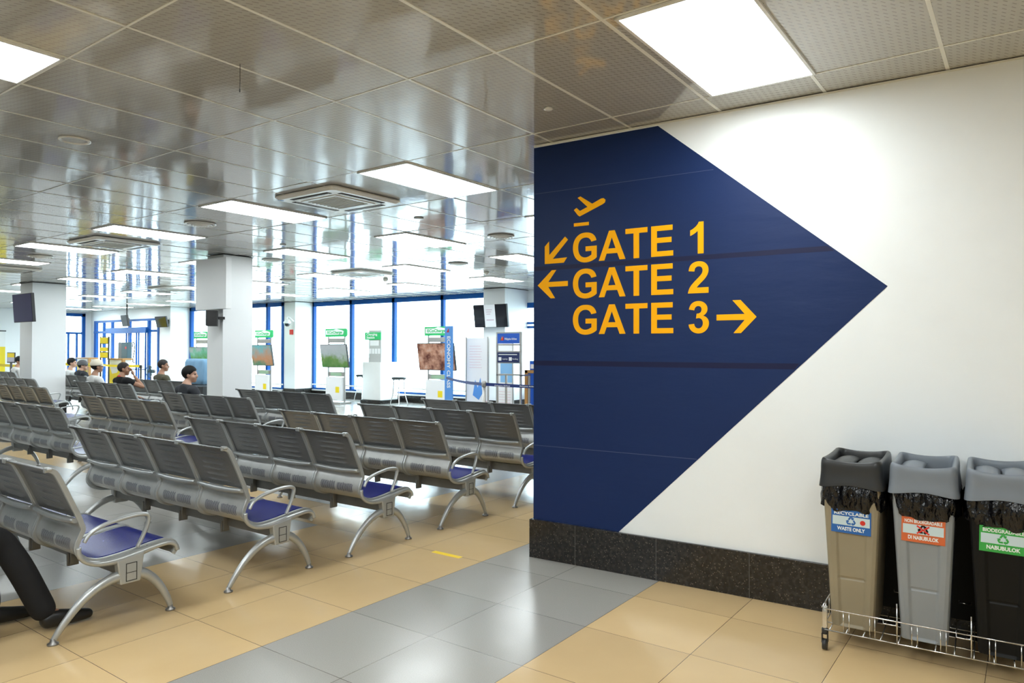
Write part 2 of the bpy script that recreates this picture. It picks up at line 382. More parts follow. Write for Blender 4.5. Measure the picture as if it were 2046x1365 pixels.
# ceiling: single tiles, each a hair out of level, above a dark void
mb = MB()
mb.box((-31, -6.5, H+0.012), (5, 15, H+0.1)); slab = mb
jx0, jx1 = -9, 50; iy0, iy1 = -8, 11
rng = random.Random(3)
mb.cur = 1
for j in range(jx0, jx1):
    for i in range(iy0, iy1):
        xa = CX-CSX*(j+1); xb = CX-CSX*j; ya = CY+CSY*i; yb = ya+CSY
        if xa < -31 or xb > 5 or ya < -6.6 or yb > 15.3: continue
        tx = rng.uniform(-1, 1)*0.0034; ty = rng.uniform(-1, 1)*0.0030; z = H+0.004+rng.uniform(-1, 1)*0.0006; e = 0.002
        zz = lambda sx, sy: z+sx*tx*CSX/2+sy*ty*CSY/2
        mb.add([(xa+e, ya+e, zz(-1, -1)), (xb-e, ya+e, zz(1, -1)), (xb-e, yb-e, zz(1, 1)), (xa+e, yb-e, zz(-1, 1))], [(0, 3, 2, 1)])
struct(mb.build('ceiling', [M['gap'], M['ceil']]))
mb = MB(); tw = 0.009
for j in range(jx0, jx1):
    x = CX-CSX*j
    if -31 < x < 5: mb.box((x-tw, -6.5, H+0.0018), (x+tw, 15, H+0.008))
for i in range(iy0, iy1+1):
    y = CY+CSY*i
    if -6.5 < y < 15: mb.box((-31, y-tw*0.6, H+0.0014), (5, y+tw*0.6, H+0.0078))
struct(mb.build('trim_1', M['tbar']))

# signed wall (turned 2.8 degrees against the grid), with granite skirting
WM = Matrix.Translation((WX, WY, 0)) @ Matrix.Rotation(WR, 4, 'Z')
mb = MB(); mb.box((0, 0, 0), (8.4, 0.16, H), WM); struct(mb.build('wall_right', M['wall']))
mb = MB(); mb.box((-0.022, -0.022, 0), (8.4, 0.0, 0.268), WM); mb.box((-0.022, -0.022, 0), (0.0, 0.182, 0.268), WM)
struct(mb.build('baseboard_right', M['granite'], bevel=0.002))
mb = MB()
for s_ in (0.345, 0.93, 1.515, 2.10, 2.685, 3.27): mb.box((s_, -0.0232, 0), (s_+0.002, -0.021, 0.268), WM)
struct(mb.build('trim_2', mat('joint_grout', (0.12, 0.11, 0.10), 0.7)))
mb = MB(); mb.box((0.0, -0.006, H-0.012), (8.4, 0.0, H-0.002), WM); struct(mb.build('trim_3', M['tbar']))
# enclosing walls behind the camera and at the far sides
mb = MB(); mb.box((-31.2, -6.7, 0), (5, -6.5, H)); struct(mb.build('wall_back', M['wall']))
mb = MB(); mb.box((5, -6.7, 0), (5.2, 15, H)); struct(mb.build('wall_east', M['wall']))
LW = -30.0
# left wall (x = -30) with a window near its far end
mb = MB(); mb.box((LW-0.2, -6.5, 0), (LW, 9.2, H)); mb.box((LW-0.2, 9.2, 0), (LW, 10.75, H)); mb.box((LW-0.2, 12.78, 0), (LW, 13.2, H))
mb.box((LW-0.2, 10.75, 2.86), (LW, 12.78, H)); mb.box((LW-0.2, 10.75, 0), (LW, 12.78, 0.5)); struct(mb.build('wall_left', M['col']))
# door wall (y = 13)
DY = 13.0
mb = MB(); mb.box((LW, DY, 2.55), (-24.78, DY+0.15, H)); mb.box((LW, DY, 0), (-29.70, DY+0.15, 2.55)); struct(mb.build('wall_door', M['col']))
mb = MB(); mb.box((-24.78, DY, 0), (-24.05, 13.9, H)); struct(mb.build('wall_pier', M['col']))
# window wall (y = 14.4)
GY = 14.4; SILL = 0.22
mb = MB(); mb.box((-24.05, 13.70, 0), (-18.7, 13.9, SILL)); mb.box((-18.16, GY-0.02, 0), (-10.3, GY+0.2, SILL)); struct(mb.build('baseboard_window', M['granite']))
mb = MB(); mb.box((-10.9, GY, 0), (-10.36, GY+0.2, H)); mb.box((-10.36, GY, 2.63), (-7.2, GY+0.2, H)); mb.box((-7.2, GY, 0), (5, GY+0.2, H)); mb.box((-10.36, GY, 0), (-7.2, GY+0.2, 0.5)); struct(mb.build('wall_window', M['col']))

def window(n, x0, x1, z0, z1, mull, thick=0.11, y=GY, trans=()):
    r = MB(); t = thick
    r.box((x0, y-0.03, z1-0.13), (x1, y+0.08, z1)); r.box((x0, y-0.02, z0), (x1, y+0.08, z0+0.07))
    r.box((x0, y-0.03, z0), (x0+t, y+0.08, z1)); r.box((x1-t, y-0.03, z0), (x1, y+0.08, z1))
    for mx in mull: r.box((mx-t/2, y-0.03, z0), (mx+t/2, y+0.08, z1))
    for tz in trans: r.box((x0, y-0.025, tz), (x1, y+0.07, tz+0.06))
    o = struct(r.build('window_%d' % n, M['blue'], bevel=0.006))
    g = MB(); g.box((x0, y+0.02, z0), (x1, y+0.026, z1)); g.build('pane', M['glass'], o)
    s = MB(); s.box((x0, y-0.06, z0-0.02), (x1, y+0.0, z0+0.02)); s.box((x0, y-0.045, z0+0.15), (x1, y-0.02, z0+0.19)); s.build('white_sill', M['white'], o)
    return o
window(1, -24.05, -18.7, SILL, H, [-22.0, -19.55], y=13.72)
window(2, -18.2, -10.9, SILL, H, [-16.39, -14.61, -12.77])
window(3, -10.36, -7.2, 0.5, 2.63, [-8.8], trans=(2.0, 2.10))
# far-left window with its green pane
def side_window():
    r = MB(); y0, y1, z0, z1 = 10.75, 12.78, 0.5, 2.86; X = LW
    r.box((X-0.06, y0, z1-0.12), (X+0.04, y1, z1)); r.box((X-0.06, y0, z0), (X+0.04, y1, z0+0.08)); r.box((X-0.06, y0, z0), (X+0.04, y0+0.1, z1)); r.box((X-0.06, y1-0.12, z0), (X+0.04, y1, z1))
    r.box((X-0.05, y0, 2.05), (X+0.03, y1, 2.13))
    for q in (11.7, 12.15, 12.45): r.box((X-0.05, q, z0), (X+0.03, q+0.07, 2.05))
    o = struct(r.build('window_4', M['blue'], bevel=0.005)); g = MB(); g.box((X-0.02, y0, z0), (X-0.015, y1, z1)); g.build('pane', M['glass'], o)
side_window()
# glazed entrance
def entrance():
    r = MB(); y = DY
    def V(x, z0, z1, w=0.12): r.box((x-w/2, y-0.02, z0), (x+w/2, y+0.08, z1))
    r.box((-29.70, y-0.02, 2.49), (-24.78, y+0.08, 2.57))
    for x, w in ((-29.62, .16), (-28.95, .09), (-28.28, .12), (-26.95, .12), (-25.55, .12)): V(x, 0, 2.5, w)
    V(-24.86, 0, 2.5, .12)
    r.box((-29.70, y-0.03, 2.08), (-24.78, y+0.06, 2.17)); r.box((-28.5, y-0.12, 2.06), (-25.5, y+0.02, 2.27))
    o = struct(r.build('door_1', M['blue'], bevel=0.006))
    g = MB(); g.box((-29.7, y+0.02, 0), (-24.8, y+0.026, 2.5)); g.build('pane', M['glass'], o)
    for xa, xb in ((-28.2, -27.05), (-26.85, -26.3), (-26.2, -25.65)):
        l = MB(); l.box((xa, y-0.05, 0), (xa+0.06, y-0.01, 2.06)); l.box((xb-0.06, y-0.05, 0), (xb, y-0.01, 2.06)); l.box((xa, y-0.05, 0), (xb, y-0.01, 0.12)); l.box((xa, y-0.05, 0.72), (xb, y-0.01, 0.76))
        lo = l.build('door_leaf', M['blue'], o)
    for x in (-27.45, -26.45):
        h = MB(); h.tube(smooth_path([(x-0.12, y-0.06, 1.55), (x-0.05, y-0.08, 1.72), (x+0.06, y-0.08, 1.68), (x+0.10, y-0.08, 1.5), (x, y-0.08, 1.2), (x-0.04, y-0.08, 1.02), (x+0.1, y-0.08, 0.98)]), 0.018, 8); h.build('door_handle', M['black'], o)
entrance()
# columns
def column(n, x0, x1, y0, y1, base=True, name='column'):
    o = MB().box((x0, y0, 0), (x1, y1, H)).build('wall_column_%d' % n, M['col'], bevel=0.004); struct(o)
    if base:
        b = MB().box((x0-0.02, y0-0.02, 0), (x1+0.02, y1+0.02, 0.27)).build('baseboard_column_%d' % n, M['granite'], bevel=0.003); struct(b)
    b = MB().box((x0-0.015, y0-0.015, H-0.012), (x1+0.015, y1+0.015, H-0.003)).build('trim_%d' % (10+n), M['gap']); struct(b)
column(1, -10.43, -10.0, 6.23, 6.74)
column(2, -18.25, -17.6, 6.42, 7.10)
column(3, -18.70, -18.16, 13.72, 14.4)
column(4, -10.62, -9.98, 13.45, 14.4)

# ------------------------------------------------------------------ wall mural (vinyl arrow with lettering)
OFF = -0.0015
mural = thing('wall_mural', 'large navy blue vinyl arrow with yellow gate directions on the white wall', 'sign', (WX, WY, 0), WR)
def flat(pts, name, mt, off=OFF, d=0.0012, parent=mural, holes=None):
    """outline(s) in wall metres (s,z): turned into a thin sheet via a filled curve"""
    cu = bpy.data.curves.new(name, 'CURVE'); cu.dimensions = '2D'; cu.fill_mode = 'BOTH'; cu.extrude = d/2
    for ring in [pts]+(holes or []):
        sp = cu.splines.new('POLY'); sp.points.add(len(ring)-1); sp.use_cyclic_u = True
        for p, q in zip(sp.points, ring): p.co = (q[0], q[1], 0, 1)
    tmp = bpy.data.objects.new('tmp', cu); C.objects.link(tmp)
    dg = bpy.context.evaluated_depsgraph_get(); me = bpy.data.meshes.new_from_object(tmp.evaluated_get(dg)); bpy.data.objects.remove(tmp)
    me.transform(Matrix.Rotation(PI/2, 4, 'X')); me.transform(Matrix.Translation((0, off-d/2, 0)))
    me.materials.clear(); me.materials.append(mt); me.name = name
    return me
def flat_obj(name, mt, rings_list, off, d, parent):
    bm = bmesh.new()
    for outer, holes in rings_list:
        me = flat(outer, name, mt, off, d, parent, holes); bm.from_mesh(me); bpy.data.meshes.remove(me)
    me = bpy.data.meshes.new(name); bm.to_mesh(me); bm.free(); me.materials.append(mt)
    o = bpy.data.objects.new(name, me); C.objects.link(o); o.parent = parent; return o
flat_obj('vinyl_background', M['vinyl'], [([(0.0, H-0.02), (0.938, H-0.02), (2.252, 1.823), (0.662, 0.2685), (0.0, 0.2685)], None)], -0.0005, 0.0012, mural)
for z, s1, hh in ((2.588, 1.30, 0.003), (2.036, 1.985, 0.030), (1.363, 1.77, 0.034), (0.792, 1.19, 0.004)):
    flat_obj('vinyl_seam', M['seam'] if hh > 0.01 else mat('seam_edge', (0.05, 0.07, 0.16), 0.4), [([(0.002, z), (s1, z), (s1-hh*1.25 if z > 1.8 else s1+hh*0.8, z+hh), (0.002, z+hh)], None)], -0.0019, 0.0006, mural)
# bold grotesque letters, drawn in font units
def quad(seq):
    """seq of (x,y,on) -> polyline"""
    pts = []; n = len(seq); full = []
    for i in range(n):
        a = seq[i]; b = seq[(i+1) % n]; full.append(a)
        if not a[2] and not b[2]: full.append(((a[0]+b[0])/2, (a[1]+b[1])/2, 1))
    k = next(i for i, p in enumerate(full) if p[2]); full = full[k:]+full[:k]; i = 0; n = len(full)
    while i < n:
        p = full[i]
        if p[2]: pts.append((p[0], p[1])); i += 1
        else:
            a = full[i-1]; c = full[(i+1) % n]
            for t in (0.2, 0.4, 0.6, 0.8): pts.append(((1-t)**2*a[0]+2*t*(1-t)*p[0]+t*t*c[0], (1-t)**2*a[1]+2*t*(1-t)*p[1]+t*t*c[1]))
            i += 1
    return pts
L = lambda *a: [(x, y, 1) for x, y in a]
def Q(s): return [(x, y, o) for x, y, o in s]
GL = {
 'E': (1366, [(L((149,0),(149,1466),(1236,1466),(1236,1218),(445,1218),(445,893),(1181,893),(1181,646),(445,646),(445,247),(1264,247),(1264,0)), None)]),
 'T': (1251, [(L((479,0),(479,1218),(44,1218),(44,1466),(1209,1466),(1209,1218),(775,1218),(775,0)), None)]),
 'A': (1479, [(L((1471,0),(1149,0),(1021,333),(435,333),(314,0),(0,0),(571,1466),(884,1466)), [L((926,580),(724,1124),(526,580))])]),
 'G': (1593, [([(831,539,1),(831,786,1),(1469,786,1),(1469,202,1),(1376,112,0),(1199.5,43.5,1),(1023,-25,0),(842,-25,1),(612,-25,0),(441,71.5,1),(270,168,0),(184,347.5,1),(98,527,0),(98,738,1),(98,967,0),(194,1145,1),(290,1323,0),(475,1418,1),(616,1491,0),(826,1491,1),(1099,1491,0),(1252.5,1376.5,1),(1406,1262,0),(1450,1060,1),(1156,1005,1),(1125,1113,0),(1039.5,1175.5,1),(954,1238,0),(826,1238,1),(632,1238,0),(517.5,1115,1),(403,992,0),(403,750,1),(403,489,0),(519,358.5,1),(635,228,0),(823,228,1),(916,228,0),(1009.5,264.5,1),(1103,301,0),(1170,353,1),(1170,539,1)], None)]),
 '1': (1139, [([(806,0,1),(525,0,1),(525,1059,1),(371,915,0),(162,846,1),(162,1101,1),(272,1137,0),(401,1237.5,1),(530,1338,0),(578,1472,1),(806,1472,1)], None)]),
 '2': (1139, [([(1036,261,1),(1036,0,1),(51,0,1),(67,148,0),(147,280.5,1),(227,413,0),(463,632,1),(653,809,0),(696,872,1),(754,959,0),(754,1044,1),(754,1138,0),(703.5,1188.5,1),(653,1239,0),(564,1239,1),(476,1239,0),(424,1186,1),(372,1133,0),(363,1010,1),(83,1038,1),(108,1270,0),(240,1371,1),(372,1472,0),(570,1472,1),(787,1472,0),(911,1355,1),(1035,1238,0),(1035,1064,1),(1035,965,0),(999.5,875.5,1),(964,786,0),(887,688,1),(836,623,0),(703,501,1),(570,379,0),(534.5,339,1),(499,299,0),(477,261,1)], None)]),
 '3': (1139, [([(77,389,1),(349,422,1),(362,318,0),(419,263,1),(476,208,0),(557,208,1),(644,208,0),(703.5,274,1),(763,340,0),(763,452,1),(763,558,0),(706,620,1),(649,682,0),(567,682,1),(513,682,0),(438,661,1),(469,890,1),(583,887,0),(643,939.5,1),(703,992,0),(703,1079,1),(703,1153,0),(659,1197,1),(615,1241,0),(542,1241,1),(470,1241,0),(419,1191,1),(368,1141,0),(357,1045,1),(98,1089,1),(125,1222,0),(179.5,1301.5,1),(234,1381,0),(331.5,1426.5,1),(429,1472,0),(550,1472,1),(757,1472,0),(882,1340,1),(985,1232,0),(985,1096,1),(985,903,0),(774,788,1),(900,761,0),(975.5,667,1),(1051,573,0),(1051,440,1),(1051,247,0),(910,111,1),(769,-25,0),(559,-25,1),(360,-25,0),(229,89.5,1),(98,204,0)], None)])}
S0, S1, CAP = 0.318, 1.268, 0.198
for digit, zb in (('1', 2.076), ('2', 1.829), ('3', 1.581)):
    adv = 0; glyphs = []
    for ch in 'GATE '+digit:
        if ch == ' ': adv += 569; continue
        wd, parts = GL[ch]
        if ch == 'A': adv -= 10
        if ch == 'T': adv -= 60
        glyphs.append((ch, adv)); adv += wd
    total = adv-98-100; k = (S1-S0)/total
    rl = []; rd = []
    for ch, a in glyphs:
        for outer, holes in GL[ch][1]:
            f_ = lambda sq: [(S0+(x+a-98)*k, zb+y*CAP/1466) for x, y in quad(sq)]
            (rd if ch == digit else rl).append((f_(outer), [f_(h_) for h_ in holes] if holes else None))
    flat_obj('gate_lettering', M['yellow'], rl, -0.0028, 0.0008, mural); flat_obj('gate_number', M['yellow'], rd, -0.0028, 0.0008, mural)
for pts in ([(0.092, 2.082), (0.092, 2.206), (0.127, 2.240), (0.129, 2.143), (0.256, 2.264), (0.279, 2.240), (0.157, 2.114), (0.272, 2.118), (0.246, 2.082)],
            [(0.034, 1.932), (0.150, 2.035), (0.186, 2.035), (0.121, 1.953), (0.278, 1.953), (0.278, 1.918), (0.121, 1.918), (0.176, 1.837), (0.140, 1.837)],
            [(1.317, 1.692), (1.317, 1.656), (1.487, 1.656), (1.420, 1.577), (1.465, 1.577), (1.557, 1.673), (1.463, 1.777), (1.414, 1.777), (1.487, 1.692)]):
    flat_obj('direction_arrow', M['yellow'], [(pts, None)], -0.0028, 0.0008, mural)
flat_obj('aeroplane_symbol', M['yellow'], [([(0.354, 2.522), (0.376, 2.530), (0.466, 2.470), (0.532, 2.497), (0.552, 2.498), (0.566, 2.485), (0.562, 2.468), (0.545, 2.458), (0.370, 2.392), (0.356, 2.402), (0.325, 2.441), (0.346, 2.454), (0.372, 2.430), (0.430, 2.452)], None), ([(0.325, 2.326), (0.441, 2.326), (0.441, 2.349), (0.325, 2.349)], None)], -0.0028, 0.0008, mural)

# ------------------------------------------------------------------ ceiling fittings
def make_light():
    t = thing('ceiling_light', 'x', 'ceiling light')
    mb = MB(); a, b = CSX/2-0.012, CSY/2-0.012
    for q in (((-a, -b, 0), (-a+0.016, b, 0.012)), ((a-0.016, -b, 0), (a, b, 0.012)), ((-a, -b, 0), (a, -b+0.016, 0.012)), ((-a, b-0.016, 0), (a, b, 0.012))): mb.box(*q)
    mb.build('frame', M['white'], t)
    MB().box((-a+0.016, -b+0.016, 0.002), (a-0.016, b-0.016, 0.010)).build('diffuser', M['lamp'], t)
    return t
lproto = make_light(); used = False
def light(j, i, label, group=None, dx=0.0):
    global used
    loc = (CX-CSX*(j+0.5)+dx, CY+CSY*(i+0.5), H-0.0085)
    o = lproto if not used else copy_tree(lproto); used = True; o.location = loc; o['label'] = label
    if group: o['group'] = group
    return o
light(-2, 0, 'large square-edged bright ceiling panel right above the white wall', dx=0.04)
light(3, -2, 'bright ceiling panel cut off by the upper left frame edge')
light(3, 1, 'bright ceiling panel right of the nearest cassette air conditioner')
light(7, 1, 'bright ceiling panel just left of the nearest cassette air conditioner')
light(11, 1, 'bright ceiling panel between the nearest round diffuser and the second cassette air conditioner')
light(15, 1, 'bright ceiling panel left of and below the second cassette air conditioner')
light(19, 1, 'bright ceiling panel at the left frame edge above the television column')
for j, i in [(23, 1), (27, 1), (31, 1), (35, 1), (39, 1)]: light(j, i, 'thin bright ceiling panel at the far left behind the television column', 'far left ceiling panels')
for j, i in [(3, 3), (7, 3), (11, 3)]: light(j, i, 'bright ceiling panel washed out in the glare near the window wall', 'ceiling panels in the window glare')
for j, i in [(15, 3), (19, 3), (23, 3), (27, 3), (31, 3), (35, 3), (39, 3)]: light(j, i, 'bright ceiling panel in the row between the two big columns', 'ceiling panels between the columns')
for j, i in [(7, 5), (11, 5), (15, 5), (3, 5), (19, 5), (23, 5), (27, 5), (31, 5), (35, 5), (39, 5)]: light(j, i, 'thin bright ceiling panel in the second row from the windows', 'second row of far ceiling panels')
for j, i in [(7, 7), (11, 7), (15, 7), (19, 7), (23, 7), (27, 7), (31, 7), (35, 7), (39, 7), (43, 7)]: light(j, i, 'thin bright ceiling panel nearest the window wall', 'ceiling panels along the windows')
for j, i in [(7, -2), (11, -2), (15, -2), (-1, -3), (3, -5), (-5, -5), (-5, -3), (-5, -2), (-1, -2), (3, -4), (-1, -5), (-8, -3)]:  # panels out of view; the later entries are added to brighten the near hall
    light(j, i, 'unseen bright ceiling panel behind or beside the camera, several added for ambient light', 'ceiling panels near the camera')

def make_ac():
    t = thing('cassette_air_conditioner', 'x', 'air conditioner'); a = 0.435; z = -0.035
    mb = MB(); r = 0.05
    def rr(h, z_, r_):
        out = []
        for cx_, cy_, a0 in ((h-r_, h-r_, 0), (-h+r_, h-r_, 90), (-h+r_, -h+r_, 180), (h-r_, -h+r_, 270)):
            for k in range(5): q = math.radians(a0+k*22.5); out.append((cx_+r_*math.cos(q), cy_+r_*math.sin(q), z_))
        return out
    mb.rings([rr(a, 0, r), rr(a, -0.012, r), rr(a-0.03, z, r), rr(0.30, z, 0.03)], True, False, False)
    mb.rings([rr(0.30, z, 0.03), rr(0.30, z+0.02, 0.03)], True, True, False)
    mb.build('panel', M['cream'], t)
    g = MB(); g.box((-0.25, -0.25, z-0.006), (0.25, 0.25, z+0.015)); g.build('grille', M['white'], t)
    s = MB()
    for k in range(9): s.box((-0.20, -0.20+k*0.046, z-0.010), (0.20, -0.20+k*0.046+0.026, z-0.005))
    s.build('louvre', M['ribs'], t)
    for k in range(4):
        q = Matrix.Rotation(k*PI/2, 4, 'Z'); s = MB(); s.box((-0.27, 0.305, z-0.002), (0.27, 0.362, z+0.01), q); s.build('air_slot', M['gap'], t)
        s = MB(); s.box((-0.25, 0.318, z-0.004), (0.25, 0.325, z+0.004), q); s.build('vane', M['white'], t)
    s = MB(); s.box((-0.40, -0.40, z-0.0), (-0.35, -0.34, z+0.004)); s.box((-0.39, -0.39, z-0.002), (-0.355, -0.365, z)); s.build('maker_badge', M['ltblue'], t)
    return t
ac = make_ac()
AC = [((-5.43, 4.60), 'nearest cream cassette air conditioner between two bright ceiling panels'), ((-10.18, 4.70), 'second cassette air conditioner, above and left of the central white column'),
      ((-15.1, 5.1), 'cassette air conditioner at the left frame edge over the television column'), ((-10.35, 9.35), 'cassette air conditioner in the window glare right of the central column'), ((-16.7, 9.1), 'cassette air conditioner left of the central column, over the entrance side')]
for k, ((x, y), lb) in enumerate(AC):
    o = ac if k == 0 else copy_tree(ac); o.location = (x, y, H-0.003); o['label'] = lb
def make_diffuser():
    t = thing('round_air_diffuser', 'x', 'air diffuser')
    for k, (r, z) in enumerate(((0.175, -0.012), (0.135, -0.020), (0.098, -0.026), (0.062, -0.030))):
        m_ = MB(); n = 32; m_.rings([[(rr_*math.cos(2*PI*i/n), rr_*math.sin(2*PI*i/n), zz_) for i in range(n)] for rr_, zz_ in ((r, 0.0 if k == 0 else z+0.008), (r-0.002, z), (r-0.02, z-0.002), (r-0.032, z+0.012))], True, False, True)
        m_.build('ring', M['cream'], t)
    MB().lathe([(0.034, -0.018), (0.03, -0.032), (0.012, -0.034)], 20).build('centre_cap', M['cream'], t)
    MB().lathe([(0.16, 0.0), (0.16, -0.002)], 24).build('throat', M['gap'], t)
    return t
df = make_diffuser()
DF = [((-7.83, 4.58), 'round ceiling diffuser below the bright panel, left of the central column top'), ((-5.52, 7.35), 'round ceiling diffuser close to the navy wall edge, right of the glare'), ((-7.88, 9.28), 'round ceiling diffuser in the glare above the hanging television'),
      ((-12.65, 4.72), 'round ceiling diffuser above the television column at left'), ((-10.07, 7.16), 'round ceiling diffuser beside the top of the central column'), ((-12.72, 9.42), 'round ceiling diffuser in the glare behind the central column'), ((-10.9, 6.2), 'dim round ceiling diffuser just left of the central column head')][:6]
for k, ((x, y), lb) in enumerate(DF):
    o = df if k == 0 else copy_tree(df); o.location = (x, y, H-0.002); o['label'] = lb
t = thing('downlight', 'round recessed ring fitting in the dark ceiling at upper left', 'ceiling light', (-5.42, 2.23, H))
n = 32; m_ = MB(); m_.rings([[(r*math.cos(2*PI*i/n), r*math.sin(2*PI*i/n), z) for i in range(n)] for r, z in ((0.10, 0.002), (0.10, -0.006), (0.088, -0.009), (0.078, 0.002))], True, False, True); m_.build('ring', M['cream'], t)
MB().lathe([(0.079, 0.0015), (0.079, -0.001)], 24).build('glass_cover', M['ceil'], t)
for (x, y), lb, r in (((-2.36, 3.62), 'small flat round white cover on the ceiling above the navy wall end', 0.028), ((-5.51, 5.81), 'small round white ceiling cover between panel and diffuser in the glare', 0.055), ((-8.46, 6.18), 'small round white ceiling cover right of the central column top', 0.045)):
    t = thing('ceiling_cover', lb, 'ceiling cover', (x, y, H)); MB().lathe([(r, 0.002), (r, -0.006), (r*0.8, -0.010), (0.004, -0.011)], 24).build('disc', M['white'], t)
for (x, y), lb in (((-10.86, 10.46), 'small smoke detector in the glare right of the far cassette air conditioner'), ((-8.3, 10.6), 'small dome smoke detector near the navy wall edge')):
    t = thing('smoke_detector', lb, 'smoke detector', (x, y, H)); MB().lathe([(0.055, 0.002), (0.055, -0.015), (0.035, -0.045), (0.005, -0.05)], 20).build('housing', M['cream'], t)
t = thing('hanging_wire', 'thin dark wire hanging from the ceiling grid at upper left', 'wire', (-3.28, 2.13, H)); MB().tube([(0, 0, 0.0), (0.001, 0, -0.09), (-0.001, 0, -0.13)], 0.0014, 6).build('strand', M['black'], t); MB().tube([(-0.001, 0, -0.128), (-0.001, 0, -0.145)], 0.003, 8).build('tip', M['black'], t)

# ------------------------------------------------------------------ airport benches
PITCH_X = 0.53; NS = 4
SHELL = [(.628, .312), (.645, .343), (.632, .375), (.59, .396), (.52, .394), (.42, .380), (.32, .368), (.23, .366), (.168, .385), (.128, .422), (.118, .462), (.138, .515), (.150, .545), (.140, .578)]
BACK = [(.134, .600), (.095, .690), (.055, .780), (.025, .842), (.008, .862), (-.015, .872), (-.034, .872)]
shell_p = smooth_path([(0, a, b) for a, b in SHELL], 4); back_p = smooth_path([(0, a, b) for a, b in BACK], 4)
def sheet(path, x0, x1, th, nx=1, name='sheet', mt=None, parent=None, ridge=None):
    """sheet following a y,z path between x0 and x1, with uv (u across, v along)"""
    P = path; n = len(P); verts = []; faces = []; uvs = []
    L_ = [0]
    for i in range(1, n): L_.append(L_[-1]+(P[i]-P[i-1]).length)
    nor = []
    for i in range(n):
        t_ = (P[min(i+1, n-1)]-P[max(i-1, 0)]).normalized(); nor.append(Vector((0, -t_.z, t_.y)))
    for side in (0, 1):
        for i in range(n):
            for k in range(nx+1):
                u = k/nx; off = th/2*(1 if side else -1)
                p = P[i]+nor[i]*off
                if ridge: p = p+nor[i]*ridge(u, L_[i]/L_[-1])
                verts.append((x0+(x1-x0)*u, p.y, p.z)); uvs.append((u, L_[i]/L_[-1]))
    S = n*(nx+1); g = lambda s, i, k: s*S+i*(nx+1)+k
    for i in range(n-1):
        for k in range(nx):
            faces.append((g(0, i, k), g(0, i, k+1), g(0, i+1, k+1), g(0, i+1, k))); faces.append((g(1, i, k), g(1, i+1, k), g(1, i+1, k+1), g(1, i, k+1)))
        faces.append((g(0, i, 0), g(0, i+1, 0), g(1, i+1, 0), g(1, i, 0))); faces.append((g(0, i, nx), g(1, i, nx), g(1, i+1, nx), g(0, i+1, nx)))
    for k in range(nx):
        faces.append((g(0, 0, k), g(1, 0, k), g(1, 0, k+1), g(0, 0, k+1))); faces.append((g(0, n-1, k), g(0, n-1, k+1), g(1, n-1, k+1), g(1, n-1, k)))
    me = bpy.data.meshes.new(name); me.from_pydata(verts, [], faces); ul = me.uv_layers.new(name='UVMap')
    for p in me.polygons:
        p.use_smooth = True
        for li in p.loop_indices: ul.data[li].uv = uvs[me.loops[li].vertex_index]
    me.materials.append(mt); bm = bmesh.new(); bm.from_mesh(me); bmesh.ops.recalc_face_normals(bm, faces=bm.faces); bm.to_mesh(me); bm.free()
    me.set_sharp_from_angle(angle=math.radians(50))
    o = bpy.data.objects.new(name, me); C.objects.link(o); o.parent = parent; return o
def ridge(u, v):
    # six shallow lens-shaped ridges pressed out to the rear
    d = 0.0
    for k in range(6):
        c = 0.10+k*0.125; half = 0.30
        e = abs(u-0.5+0.02*math.sin(k))/half
        if e < 1: d += max(0.0, 1-abs(v-c-0.012*(1-e*e))/0.024)*0.0085*(1-e**3)
    return d
